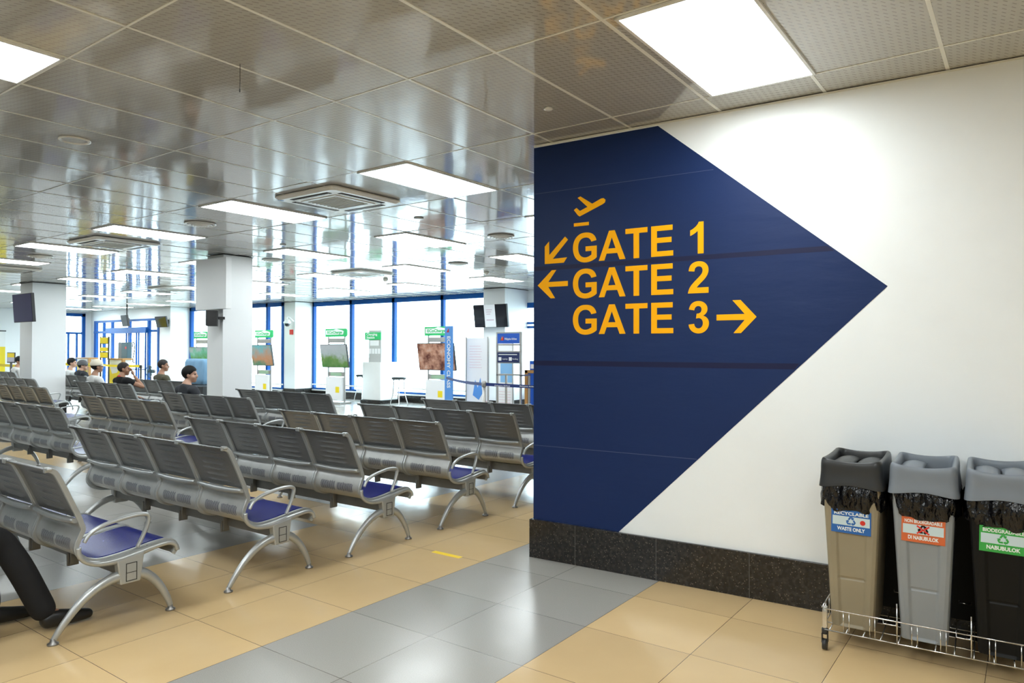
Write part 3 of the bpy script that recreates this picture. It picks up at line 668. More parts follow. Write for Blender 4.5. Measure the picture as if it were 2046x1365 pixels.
def make_bench():
    t = thing('airport_bench', 'x', 'bench', (0, 0, 0), 0, 'four-seat steel benches')
    ridge_path = [(0, a, b) for a, b in BACK]
    # finer path for the ridged panel
    fine = smooth_path(ridge_path, 8)
    fl = [fine[0]]
    for a, b in zip(fine, fine[1:]):
        fl.append(a.lerp(b, 0.5)); fl.append(b)
    proto_parts = []
    for s in range(NS):
        xa = -PITCH_X*(s+1)+0.020; xb = -PITCH_X*s-0.020
        if s == 0:
            sh = sheet(shell_p, xa, xb, 0.004, 6, 'seat_shell', M['shell'], t)
            bp = sheet(fl, xa, xb, 0.004, 40, 'back_panel', M['perf'], t, ridge)
            padp = [p+Vector((0, 0, 0.0045)) for p in shell_p if 0.19 < p.y < 0.592 and p.z > 0.33 and p.z < 0.41 ]
            pad = sheet(padp, xa+0.028, xb-0.028, 0.004, 2, 'seat_pad', M['seat'], sh)
            rp = []; rr = []
            for k in range(13):
                u = k/12; rp.append((xa+(xb-xa)*u, 0.112, 0.592-0.010*math.sin(PI*u))); rr.append(0.0155+0.0075*math.sin(PI*u)**0.7)
            ra = MB().tube(rp, rr, 10, sx=0.8, upv=(0, 0.3, 1)).build('lumbar_rail', M['silver'], t)
            proto_parts = [sh, bp, ra]
        else:
            for o in proto_parts:
                c = o.copy(); C.objects.link(c); c.parent = t; c.location = (-PITCH_X*s, 0, 0)
                for ch in o.children: d = ch.copy(); C.objects.link(d); d.parent = c
    # S-shaped side frames, a pair at every joint
    fp = [p+Vector((0, 0, 0)) for p in (list(reversed(back_p))+[Vector((0, .137, .588))]+list(reversed(shell_p)))]
    for s in range(NS):
        for x in (-PITCH_X*s-0.012, -PITCH_X*(s+1)+0.012):
            m_ = MB(); m_.tube([(x, p.y-0.004, p.z-0.002) for p in fp], 0.0095, sx=1.35, upv=(0, 1, 0.3) if False else None, box=True)
            m_.build('side_frame', M['silver'], t, bevel=0.003)
    for s in range(NS+1):
        x = -PITCH_X*s; w_ = 0.045 if 0 < s < NS else 0.03
        MB().cbox((x-(0.015 if s == 0 else -0.015 if s == NS else 0), -0.018, 0.874), (w_*1.5, 0.030, 0.016)).build('top_clip', M['silver'], t, bevel=0.006)
        if 0 < s < NS:
            b_ = MB(); b_.box((x-0.020, 0.292, 0.236), (x+0.020, 0.330, 0.36)); b_.box((x-0.009, 0.282, 0.226), (x+0.009, 0.345, 0.30)); b_.build('beam_bracket', M['beam'], t, bevel=0.004)
    # beam
    MB().box((-PITCH_X*NS+0.01, 0.325, 0.262), (-0.01, 0.385, 0.338)).build('beam', M['beam'], t, bevel=0.004)
    for e, xx in enumerate((0.0, -PITCH_X*NS)):
        sg = 1 if e == 0 else -1; xo = xx+sg*0.006
        # end casting: armrest loop, seat edge rib and leg hub
        m_ = MB()
        arm = smooth_path([(xo, .145, .475), (xo, .172, .515), (xo, .225, .543), (xo, .30, .560), (xo, .38, .570), (xo, .445, .569), (xo, .476, .552), (xo, .468, .505), (xo, .445, .45), (xo, .415, .395)], 5)
        nA = len(arm); m_.tube(arm, [0.012+0.004*math.sin(PI*k/(nA-1)) for k in range(nA)], 10, sx=0.75, upv=(0, 0, 1) if False else None)
        m_.build('armrest', M['silver'], t)
        m_ = MB()
        edge = smooth_path([(xo, .118, .455), (xo, .122, .415), (xo, .155, .375), (xo, .22, .350), (xo, .32, .348), (xo, .42, .362), (xo, .52, .378), (xo, .59, .382), (xo, .630, .362), (xo, .642, .330)], 4)
        nE = len(edge); m_.tube(edge, [0.013+0.010*math.exp(-((p.y-0.36)/0.12)**2) for p in edge], 10, sx=1.0); m_.build('seat_edge', M['silver'], t)
        m_ = MB(); m_.add([], [])
        hub = [(.300, .350), (.445, .372), (.425, .215), (.318, .215)]
        m_.add([(xo-0.024, a, b) for a, b in hub]+[(xo+0.024, a, b) for a, b in hub], [(0, 1, 2, 3), (7, 6, 5, 4), (0, 4, 5, 1), (1, 5, 6, 2), (2, 6, 7, 3), (3, 7, 4, 0)])
        hb = m_.build('leg_hub', M['silver'], t, bevel=0.008, seg=3)
        m_ = MB(); q = xo+sg*0.0245
        for a, b, c_, d in ((.345, .228, .349, .325), (.400, .228, .404, .325), (.345, .321, .404, .325), (.345, .228, .404, .232), (.345, .272, .404, .275)): m_.box((min(q, q+sg*0.001), a, b), (max(q, q+sg*0.001), c_, d))
        m_.build('cover_joint', M['gap'], hb)
        for path, rad in (([(xo, .350, .262), (xo, .28, .254), (xo, .20, .222), (xo, .125, .168), (xo, .062, .100), (xo, .020, .044), (xo, .004, .020)], (0.030, 0.013)),
                          ([(xo, .385, .262), (xo, .44, .250), (xo, .495, .212), (xo, .545, .150), (xo, .580, .085), (xo, .598, .040), (xo, .603, .020)], (0.030, 0.013))):
            pp = smooth_path(path, 4); n_ = len(pp)
            lg = MB().tube(pp, [rad[0]+(rad[1]-rad[0])*k/(n_-1) for k in range(n_)], 12, sx=0.85, upv=(1, 0, 0)).build('leg', M['silver'], t)
            fo = MB().lathe([(0.026, 0.0), (0.026, 0.008), (0.015, 0.014), (0.012, 0.03)], 18, (xo, path[-1][1], 0)).build('foot', M['foot'], lg)
    return t
bench = make_bench()
B = [
 (-3.95, 1.54, 'grey steel four-seat bench nearest the camera, whitish glare on its blue seats'),
 (-3.95, 2.50, 'grey steel four-seat bench second from the front with its end leg on beige tiles'),
 (-3.93, 3.43, 'grey steel four-seat bench third from the front, its end armrest in the picture centre'),
 (-3.93, 4.40, 'grey steel four-seat bench fourth from the front, right of the floor tape line'),
 (-3.91, 5.42, 'grey steel four-seat bench fifth from the front, partly behind the navy wall edge'),
 (-3.91, 6.44, 'grey steel four-seat bench sixth from the front, in front of the check-in banners'),
 (-3.95, 0.56, 'grey steel four-seat bench the black-clad person in the lower left corner sits on'),
 (-8.00, 3.18, 'grey steel four-seat bench at the left frame edge directly behind the nearest bench'),
 (-7.95, 4.24, 'grey steel four-seat bench directly in front of the one used by the man in charcoal'),
 (-7.75, 5.20, 'grey steel four-seat bench on which the man in the dark jacket sits'),
 (-7.60, 6.30, 'grey steel four-seat bench just right of the foot of the central column'),
 (-12.35, 4.70, 'grey steel four-seat bench in front of the television column with its curved armrest showing'),
 (-12.40, 6.02, 'grey steel four-seat bench on which the man in the red collar sits'),
 (-12.70, 7.16, 'grey steel four-seat bench behind the red-collared man, used by the man in khaki'),
 (-16.10, 5.92, 'grey steel four-seat bench at far left below the television column'),
 (-16.95, 7.26, 'grey steel four-seat bench behind the television column used by the dark-haired person'),
 (-21.25, 7.36, 'grey steel four-seat bench at far left used by the person in the dark cap'),
]
for k, (x, y, lb) in enumerate(B):
    o = bench if k == 0 else copy_tree(bench); o.location = (x, y, 0); o['label'] = lb

# ------------------------------------------------------------------ people
def ev_mesh(o):
    dg = bpy.context.evaluated_depsgraph_get(); return bpy.data.meshes.new_from_object(o.evaluated_get(dg))
def skin_mesh(chains, sub=2):
    """chains: list of lists of (pos, radius); each chain its own connected limb"""
    bm = bmesh.new()
    for ch in chains:
        me = bpy.data.meshes.new('s'); vs = [p for p, r in ch]
        me.from_pydata([tuple(v) for v in vs], [(i, i+1) for i in range(len(vs)-1)], [])
        o = bpy.data.objects.new('s', me); C.objects.link(o)
        sk = o.modifiers.new('skin', 'SKIN'); sk.use_smooth_shade = True
        for i, (p, r) in enumerate(ch):
            rr = r if isinstance(r, tuple) else (r, r); me.skin_vertices[0].data[i].radius = rr
        me.skin_vertices[0].data[0].use_root = True
        ss = o.modifiers.new('sub', 'SUBSURF'); ss.levels = sub; ss.render_levels = sub
        e = ev_mesh(o); bm.from_mesh(e); bpy.data.objects.remove(o); bpy.data.meshes.remove(e)
    return bm
def fuse(bm, name, mt, parent, vox=0.011, M4=None):
    me = bpy.data.meshes.new(name); bm.to_mesh(me); bm.free()
    o = bpy.data.objects.new(name, me); C.objects.link(o)
    r = o.modifiers.new('r', 'REMESH'); r.mode = 'VOXEL'; r.voxel_size = vox; r.use_smooth_shade = True
    s = o.modifiers.new('s', 'SMOOTH'); s.iterations = 3; s.factor = 0.5
    e = ev_mesh(o); bpy.data.objects.remove(o)
    e.materials.clear(); e.materials.append(mt); e.name = name
    for p in e.polygons: p.use_smooth = True
    if M4 is not None: e.transform(M4)
    o2 = bpy.data.objects.new(name, e); C.objects.link(o2); o2.parent = parent; return o2
V = Vector
def head_bm(bm, c, R3):
    """head: skull, face, nose, ears, chin. local +y is the face; R3 turns it"""
    def ell(cc, s, n=12):
        m_ = MB().sphere((0, 0, 0), 1.0, n, s); vs = [R3 @ (V(p)+V(cc)) + c for p in m_.v]
        v = [bm.verts.new(p) for p in vs]
        for f in m_.f:
            try: bm.faces.new([v[i] for i in f])
            except Exception: pass
    ell((0, -0.010, 0.035), (0.076, 0.094, 0.090)); ell((0, 0.022, -0.030), (0.060, 0.070, 0.078)); ell((0, 0.055, -0.085), (0.034, 0.030, 0.026), 8)
    ell((0, 0.094, -0.010), (0.012, 0.016, 0.024), 8); ell((0, 0.100, -0.026), (0.017, 0.013, 0.010), 8)
    ell((0, 0.078, -0.060), (0.025, 0.014, 0.006), 8); ell((0, 0.077, -0.072), (0.022, 0.013, 0.007), 8)
    ell((0, 0.078, 0.030), (0.050, 0.014, 0.010), 8)
    for s in (-1, 1):
        ell((s*0.078, -0.008, -0.008), (0.010, 0.020, 0.032), 8); ell((s*0.048, 0.050, -0.030), (0.022, 0.026, 0.026), 8)
def hand_chains(wrist, d, upn, side, L=1.0, curl=0.5):
    """wrist position, direction d of the fingers, back-of-hand normal upn"""
    d = d.normalized(); upn = (upn-d*upn.dot(d)).normalized(); lat = d.cross(upn)*side
    ch = [[(wrist, 0.026), (wrist+d*0.04, (0.036, 0.018)), (wrist+d*0.085, (0.040, 0.015))]]
    for k, (off, ln) in enumerate(((-0.030, 0.070), (-0.010, 0.080), (0.011, 0.075), (0.030, 0.058))):
        b = wrist+d*0.075+lat*off; p1 = b+d*ln*0.45-upn*ln*0.12*curl; p2 = p1+(d*0.8-upn*0.6*curl)*ln*0.32; p3 = p2+(d*0.5-upn*curl)*ln*0.26
        ch.append([(b, 0.0095), (p1, 0.009), (p2, 0.0085), (p3, 0.0075)])
    b = wrist+d*0.03-lat*0.030; ch.append([(b, 0.013), (b-lat*0.028+d*0.025-upn*0.008, 0.011), (b-lat*0.036+d*0.055-upn*0.014, 0.0095)])
    return ch
SK = noisy('skin_tan', (0.34, 0.17, 0.10), (0.40, 0.21, 0.13), 14, 0.5); SK2 = noisy('skin_light', (0.50, 0.28, 0.19), (0.56, 0.33, 0.23), 14, 0.5)
HB = noisy('black_hair', (0.003, 0.003, 0.003), (0.009, 0.008, 0.007), 60, 0.6, bump=0.25, bscale=90, spec=0.25)
HG = noisy('greying_hair', (0.012, 0.010, 0.009), (0.045, 0.038, 0.034), 40, 0.6, bump=0.25, bscale=90, spec=0.25)
EYE_M = mat('eye_dark', (0.05, 0.04, 0.035), 0.2); EYE_D = mat('eye_iris', (0.02, 0.012, 0.008), 0.1)
def person(label, x, y, shirt, trousers, shoes, hairmat, skin=SK, look=0.0, nod=0.0, lean=0.0, cap=None, arm='lap', feet=((0.11, 0.80), (-0.11, 0.74)), knees=None, hair='short', scale=1.0, mats=None, sleeve='long', collar=None, drop=0.0):
    t = thing('person', label, 'person', (x, y, 0)); sc_ = scale
    pel = V((0, .285, .475)); lm = Matrix.Rotation(-lean, 4, 'X')
    def T(p): return pel+(lm @ (V(p)))          # torso space
    waist, chest, sh, neck = T((0, -.03, .16)), T((0, -.06, .34)), T((0, -.075, .47)), T((0, -.06, .55))
    hc = T((0, -.045+0.02, .665))-V((0, 0, drop))
    R3 = Matrix.Rotation(look, 3, 'Z') @ Matrix.Rotation(-nod, 3, 'X')
    shl = [T((s*.185, -.075, .455)) for s in (-1, 1)]
    if arm == 'lap': elb = [T((s*.235, .02, .20)) for s in (-1, 1)]; wr = [V((s*.12, .55, .60)) for s in (-1, 1)]; hd = [V((-s*.4, .8, -.25)) for s in (-1, 1)]; hn = [V((0, .3, 1))]*2
    elif arm == 'chin': elb = [T((-.235, .02, .20)), T((.27, .20, .30))]; wr = [V((-.12, .55, .60)), T((.115, .09, .53))]; hd = [V((.4, .8, -.25)), V((-.35, -.05, .8))]; hn = [V((0, .3, 1)), V((.5, .8, 0))]
    hips = [V((s*.095, .30, .455)) for s in (-1, 1)]
    kn = [V((s*.12, .70, .49)) for s in (-1, 1)] if knees is None else [V(k) for k in knees]
    an = [V((f[0] if False else s*abs(f[0]), f[1]-0.07, .085)) for s, f in zip((1, -1), feet)]; an = [an[1], an[0]]
    if knees is not None: an = [V((f[0], f[1]-0.07, .085)) for f in feet]
    body = [[(pel, (.15, .11)), (waist, (.135, .095)), (chest, (.155, .10)), (sh, (.13, .075)), (neck, .052), (hc+V((0, 0, -.06)), .05)]]
    for k in range(2):
        body.append([(chest.lerp(shl[k], .5), .07), (shl[k], .055), (shl[k].lerp(elb[k], .5), .046), (elb[k], .038), (elb[k].lerp(wr[k], .4), .036), (wr[k], .026)])
        body += hand_chains(wr[k], hd[k], hn[k], 1 if k else -1)
        body.append([(hips[k], .088), (hips[k].lerp(kn[k], .5), .074), (kn[k], .056), (kn[k].lerp(an[k], .4), .052), (an[k], .036)])
        body.append([(an[k], .036), (an[k]+V((0, .06, -.04)), .034), (an[k]+V((0, .15, -.055)), .024)])
    bm = skin_mesh(body); head_bm(bm, hc, R3)
    fuse(bm, 'body', skin, t)
    # eyes
    for s in (-1, 1):
        e = MB().sphere((0, 0, 0), 0.0105, 8); e.v = [R3 @ (V(p)+V((s*.031, .074, .008)))+hc for p in e.v]; e.build('eye', EYE_M, t)
    # shirt
    ex = .014
    ch = [[(pel-V((0, 0, .02)), (.152+ex, .115+ex)), (waist, (.14+ex, .10+ex)), (chest, (.157+ex, .102+ex)), (sh, (.135+ex, .078+ex)), (sh.lerp(neck, .65), (.062+ex, .056+ex))]]
    for k in range(2):
        a = [(chest.lerp(shl[k], .5), .075+ex), (shl[k], .058+ex), (shl[k].lerp(elb[k], .5), .050+ex)]
        if sleeve == 'long': a += [(elb[k], .042+ex), (elb[k].lerp(wr[k], .5), .037+ex), (wr[k].lerp(elb[k], .06), .029+ex)]
        ch.append(a)
    fuse(skin_mesh(ch), 'shirt', shirt, t)
    if collar is not None:
        fuse(skin_mesh([[(sh.lerp(neck, .1), (.100, .085)), (sh.lerp(neck, .45), (.082, .072)), (sh.lerp(neck, .8), (.066, .062))]]), 'collar', collar, t)
    ch = []
    for k in range(2): ch.append([(pel.lerp(hips[k], .8), .105), (hips[k].lerp(kn[k], .5), .088), (kn[k], .070), (kn[k].lerp(an[k], .45), .070), (an[k]+V((0, -.01, -.03)), .066)])
    fuse(skin_mesh(ch), 'trousers', trousers, t)
    for k in range(2):
        a = an[k]; fuse(skin_mesh([[(a+V((0, -.055, -.040)), (.040, .040)), (a+V((0, .0, -.025)), (.045, .055)), (a+V((0, .08, -.040)), (.048, .042)), (a+V((0, .165, -.050)), (.045, .032)), (a+V((0, .21, -.055)), (.032, .025))]]), 'shoe', shoes, t, 0.007)
    # hair or cap
    m_ = MB(); n_ = 16
    rings = []
    for i in range(1, n_):
        th = PI*i/n_; row = []
        for k in range(2*n_):
            ph = 2*PI*k/(2*n_); d_ = V((math.sin(th)*math.cos(ph), math.sin(th)*math.sin(ph), math.cos(th)))
            # hairline: high on the face side, low at the nape
            low = -0.055 if d_.y < 0 else -0.02+0.085*min(1, d_.y*1.3)
            s_ = V((.086, .104, .100)) if hair != 'thin' else V((.0805, .0985, .0945))
            p = V((d_.x*s_.x, -0.010+d_.y*s_.y, 0.037+d_.z*s_.z))
            if p.z < low: p = V((p.x*0.90, -0.010+(p.y+0.010)*0.88, max(p.z, low-0.012)))
            jit = 1+0.018*math.sin(k*5.1+i*3.3)
            row.append(R3 @ (p*jit)+hc)
        rings.append(row)
    m_.rings(rings, True, True, True); m_.build('hair', hairmat, t)
    if cap is not None:
        c = MB(); rings = []
        for zf, rf in ((0.022, 1.03), (0.035, 1.07), (0.06, 1.05), (0.09, 0.96), (0.115, 0.80), (0.135, 0.55), (0.146, 0.22)):
            rings.append([R3 @ V((.088*rf*math.cos(2*PI*k/28), -.010+.106*rf*math.sin(2*PI*k/28), zf))+hc for k in range(28)])
        c.rings(rings, True, True, True); co = c.build('cap', cap, t)
        br = MB(); top = []; bot = []
        for k in range(13):
            a = math.radians(25+130*k/12); top.append((a))
        up_ = [R3 @ V((.088*math.cos(a), -.010+.104*math.sin(a), .030))+hc for a in top]; fr = [R3 @ V((.086*math.cos(a), -.010+.104*math.sin(a)+.065*math.sin(a)**1.5, .018))+hc for a in top]
        dn = [p-V((0, 0, .004)) for p in fr]; ud = [p-V((0, 0, .006)) for p in up_]
        br.rings([up_, fr, dn, ud], False, False, True, loop=True); br.build('brim', cap, co)
    t.scale = (scale, scale, scale); return t
DK = noisy('charcoal_cloth', (0.022, 0.025, 0.030), (0.035, 0.038, 0.045), 20, 0.85); BK = noisy('black_cloth', (0.004, 0.004, 0.005), (0.008, 0.008, 0.009), 20, 0.9)
KH = noisy('khaki_cloth', (0.065, 0.062, 0.035), (0.085, 0.08, 0.05), 20, 0.85); WHC = noisy('white_cloth', (0.62, 0.62, 0.60), (0.7, 0.7, 0.68), 20, 0.85)
RDC = noisy('red_cloth', (0.50, 0.02, 0.02), (0.6, 0.03, 0.03), 20, 0.8); CRM = noisy('cream_cap_cloth', (0.72, 0.66, 0.54), (0.66, 0.60, 0.48), 20, 0.85); GRC = noisy('grey_cap_cloth', (0.10, 0.10, 0.105), (0.13, 0.13, 0.135), 20, 0.85)
BLC = noisy('blue_cloth', (0.03, 0.08, 0.25), (0.04, 0.10, 0.3), 20, 0.85); SHB = noisy('shoe_black', (0.006, 0.006, 0.006), (0.010, 0.010, 0.010), 20, 0.4); JN = noisy('jeans', (0.03, 0.05, 0.10), (0.045, 0.07, 0.13), 30, 0.9)
seatx = lambda bx, k: bx-PITCH_X*(k+0.5)
person('person in a charcoal jacket with thick black hair, seated before the light blue covered stand', seatx(-7.75, 2.62)-0.19, 5.20, DK, BK, SHB, HB, SK2, look=-0.75, lean=0.02, drop=0.03)
person('person in a khaki jacket with thinning dark hair, seated left of the one in charcoal', seatx(-12.70, 0.75)-0.62, 7.16, KH, BK, SHB, HG, SK, look=-0.55, hair='thin')
person('person in a black vest with red collar resting chin on one hand', seatx(-12.40, 0.55)-0.24, 6.02, BK, JN, SHB, HG, SK, look=-0.5, arm='chin', hair='thin', sleeve='short', collar=RDC, drop=0.03)
person('person in a cream cap seated beside the yellow counter, back to the camera', seatx(-12.40, 2.55)-0.21, 6.02, WHC, JN, SHB, HB, SK, look=-0.2, cap=CRM, drop=0.0)
person('person in a dark grey cap seated just left of the cream cap', -17.74, 7.26, DK, JN, SHB, HB, SK2, look=-0.6, cap=GRC, drop=0.06)
person('person with short black hair and white collar, leftmost of those before the yellow counters', -18.30, 7.26, WHC, JN, SHB, HB, SK2, look=-0.6)
person('person in a black cap and white shirt looking down at far left', -21.9, 7.36, WHC, BK, SHB, HB, SK, look=-0.95, nod=0.25, lean=0.12, cap=BK)
person('person in black trousers and black shoes, only the legs showing at lower left', -4.27, 0.62, BK, BK, SHB, HB, SK, feet=((-0.19, 0.90), (0.10, 1.07)), knees=((-.17, .74, .50), (-.03, .80, .52)))

# ------------------------------------------------------------------ waste bins on a wire trolley
def rrect(w_, d_, r_, z, n=5, fn=None):
    out = []
    for cx_, cy_, a0 in ((w_/2-r_, d_/2-r_, 0), (-w_/2+r_, d_/2-r_, 90), (-w_/2+r_, -d_/2+r_, 180), (w_/2-r_, -d_/2+r_, 270)):
        for k in range(n): q = math.radians(a0+k*90/(n-1)); out.append((cx_+r_*math.cos(q), cy_+r_*math.sin(q), z))
    return out
def densify(ring, m_=4):
    out = []
    for a, b in zip(ring, ring[1:]+ring[:1]):
        k = max(1, int((V(a)-V(b)).length/0.018))
        for j in range(k): out.append(tuple(V(a).lerp(V(b), j/k)))
    return out
BW, BD, BH = 0.262, 0.46, 0.72
def bin_body(mt, t):
    m_ = MB(); rings = []
    zs = [0.0, 0.015, 0.12, 0.235, 0.24, 0.247, 0.252, 0.5, 0.66, 0.70, 0.705, BH]
    def ring(z):
        k = 0.73+0.27*z/BH; kd = 0.86+0.14*z/BH; w2, d2 = BW*k, BD*kd; ch = 0.0 if z > 0.702 or z < 0.01 else 0.009
        groove = 0.004 if 0.236 < z < 0.25 else 0
        c = 0.022; x1, x2 = w2/2, w2*0.27
        pts = [(x1-c, -d2/2), (x2+0.006, -d2/2), (x2-0.006, -d2/2+ch+groove), (-x2+0.006, -d2/2+ch+groove), (-x2-0.006, -d2/2), (-x1+c, -d2/2), (-x1+0.006, -d2/2+0.006), (-x1, -d2/2+c), (-x1, d2/2-c), (-x1+0.006, d2/2-0.006), (-x1+c, d2/2), (x1-c, d2/2), (x1-0.006, d2/2-0.006), (x1, d2/2-c), (x1, -d2/2+c), (x1-0.006, -d2/2+0.006)]
        return [(a, b, z) for a, b in pts]
    for z in zs: rings.append(ring(z))
    m_.rings(rings, True, True, False)
    return m_.build('body', mt, t, bevel=0.003)
def bin_lid(mt, t, closed, z0=0.70, z1=0.835):
    m_ = MB(); W2, D2 = BW+0.022, BD+0.03; base = densify(rrect(W2, D2, 0.035, 0)); inner = densify(rrect(W2, D2, 0.035, 0))
    def sad(x, y):
        fx_ = min(1.0, abs(2*x/W2)); fy_ = min(1.0, abs(2*y/D2)); wy = 1 if fy_ >= fx_ else 0
        return -0.013*max(0, 1-(fx_/0.92)**2)*wy*(1 if fy_ > 0.9 else 0)-0.006*max(0, 1-(fy_/0.85)**2)*(1-wy)
    def ring(kx, ky, z, s, wav=0.0):
        return [(x*kx, y*ky, z+s*sad(x, y)+wav*0.008*math.cos(x/W2*PI*2)) for x, y, _ in base]
    rs = [ring(1.035, 1.02, z0, 0, 1), ring(1.03, 1.02, z0+0.01, 0, 1), ring(0.985, 0.99, z0+0.055, 0.15), ring(0.985, 0.99, z0+0.09, 0.5), ring(0.975, 0.985, z1-0.014, 1), ring(0.93, 0.96, z1-0.001, 1), ring(0.87, 0.935, z1, 1), ring(0.80, 0.915, z1-0.008, 1), ring(0.755, 0.90, z1-0.035, 0.6), ring(0.74, 0.90, z1-0.085, 0)]
    m_.rings(rs, True, False, True); lo = m_.build('lid', mt, t)
    sm = lo.modifiers.new('sub', 'SUBSURF'); sm.levels = 1; sm.render_levels = 1
    for s in ((-1, 1) if closed else (-1,)):
        f = MB(); n = 8; A = []
        for i in range(n+1):
            u = i/n; row = []
            for k in range(9):
                v_ = k/8; row.append((s*(0.004+u*(W2*0.375)), (v_-0.5)*D2*0.86, z1-0.062+0.040*math.sin(PI*(0.15+0.7*u))*(0.6+0.4*math.sin(PI*v_))))
            A.append(row)
        f.rings(A, False, False, True); fo = f.build('swing_flap', mt, lo); so = fo.modifiers.new('thick', 'SOLIDIFY'); so.thickness = 0.004
    MB().box((-W2*0.37, -D2*0.42, z0+0.0), (W2*0.37, D2*0.42, z0+0.012)).build('inner_bag', M['liner'], lo)
    return lo
def bin_liner(t, seed, zt=0.715, zb=0.578):
    r_ = random.Random(seed); m_ = MB(); N = 96; rings = []
    ph = [r_.uniform(0, 6.28) for _ in range(12)]
    for j in range(9):
        v_ = j/8; ring = []
        for k in range(N):
            u = k/N; a = 2*PI*u
            cx_, cy_ = math.cos(a), math.sin(a); e = 5.0
            q = (abs(cx_)**e+abs(cy_)**e)**(-1/e); bx, by = cx_*q, cy_*q
            z = zt+(zb-zt)*v_; 
            z += v_*v_*(0.005*math.sin(3*a+ph[0])+0.005*math.sin(7*a+ph[1])+0.003*math.sin(13*a+ph[2]))
            kk = 0.76+0.24*z/BH; kd = 0.86+0.14*z/BH
            bul = 0.012*math.sin(PI*v_**0.7)+0.009; fold = 0.004*math.sin(11*a+ph[3]+3*v_)+0.003*math.sin(23*a+ph[4]-5*v_)+0.002*math.sin(41*a+ph[5]+9*v_)
            fold *= 1.6*(0.3+v_)
            if j == 8: bul, fold = 0.005, 0.001
            ring.append((bx*(BW*kk/2+bul+fold), by*(BD*kd/2+bul+fold), z))
        rings.append(ring)
    m_.rings(rings, True, False, True); return m_.build('liner', M['liner'], t)
def recycle(mt, parent, M4, r_=0.022, cross=None):
    m_ = MB()
    for k in range(3):
        a = Matrix.Rotation(k*2*PI/3, 4, 'Y'); bar = [(-0.65, 0.38), (-0.30, 0.98), (0.30, 0.98), (0.42, 0.78), (0.62, 0.90), (0.48, 0.26), (-0.02, 0.48), (0.16, 0.58), (0.08, 0.66), (-0.08, 0.66), (-0.30, 0.24)]
        bar = [(x*r_, z*r_) for x, z in bar]; m_.prism(bar, 0.0008, M4 @ a)
    return m_.build('recycling_symbol', mt, parent)
def sticker(t, mt, top, bottom, symmat, w_=0.178, h_=0.115, z=0.53, extra=None, symr=0.022, skew=0.0):
    yb = -BD*(0.86+0.14*z/BH)/2-0.0015
    tilt = math.atan((BD*0.14/2)/BH)
    T4 = Matrix.Translation((0, yb, z)) @ Matrix.Rotation(tilt, 4, 'X') @ Matrix.Rotation(skew, 4, 'Y')
    st = MB(); st.box((-w_/2, -0.001, -h_/2), (w_/2, 0.0, h_/2), T4); so = st.build('label_sticker', mt, t, bevel=0.0)
    b = MB(); b.box((-w_/2+0.006, -0.0016, -h_*0.16), (w_/2-0.006, -0.0008, h_*0.22), T4); b.build('sticker_band', M['stkwhite'], so)
    U = lambda dx, dz: T4 @ Matrix.Translation((dx, -0.0022, dz))
    text_obj(top, 0.022, M['letters'], so, U(0, h_*0.345), bold=0.0006, depth=0.0006, width=w_*0.86)
    text_obj(bottom, 0.024, M['letters'], so, U(0, -h_*0.32), bold=0.0008, depth=0.0006, width=w_*0.70)
    recycle(symmat, so, U(0, h_*0.03) @ Matrix.Translation((0, 0, 0)), symr)
    if extra == 'x':
        x = MB()
        for s in (-1, 1): x.cbox((0, -0.0005, 0), (0.062, 0.0008, 0.007), U(0, h_*0.03) @ Matrix.Rotation(s*0.62, 4, 'Y'))
        x.build('cross_mark', M['red'], so)
    if extra == 'seal':
        x = MB(); n = 20; x.prism([(0.012*math.cos(2*PI*k/n), 0.012*math.sin(2*PI*k/n)) for k in range(n)], 0.0006, U(0.052, h_*0.02)); x.build('round_seal', M['red'], so)
    return so
BIN_N = -0.285      # centre of the bins off the wall
def place_w(s, n_, z=0.0): p = WM @ V((s, n_, z)); return p
specs = [
 (2.135, 'taupe', 'lidblack', True, ('stkblue', 'RECYCLABLE', 'WASTE ONLY', 'stkblue', 'seal'), 'taupe narrow waste bin with a black lid and blue recyclable waste sticker'),
 (2.442, 'bingrey', 'lidgrey', False, ('stkred', 'NON BIODEGRADABLE', 'DI NABUBULOK', 'binblack', 'x'), 'grey narrow waste bin with a grey lid and orange non biodegradable sticker'),
 (2.750, 'binblack', 'lidgrey', True, ('stkgreen', 'BIODEGRADABLE', 'NABUBULOK', 'stkgreen', None), 'black narrow waste bin with a grey lid and green biodegradable sticker')]
for k, (s, bm_, lm_, cl, stk, lb) in enumerate(specs):
    p = place_w(s, BIN_N, 0.104); t = thing('waste_bin', lb, 'bin', p, WR)
    bin_body(M[bm_], t); bin_lid(M[lm_], t, cl); bin_liner(t, k+2); sticker(t, M[stk[0]], stk[1], stk[2], M[stk[3]], extra=stk[4], z=0.527, skew=0.02)
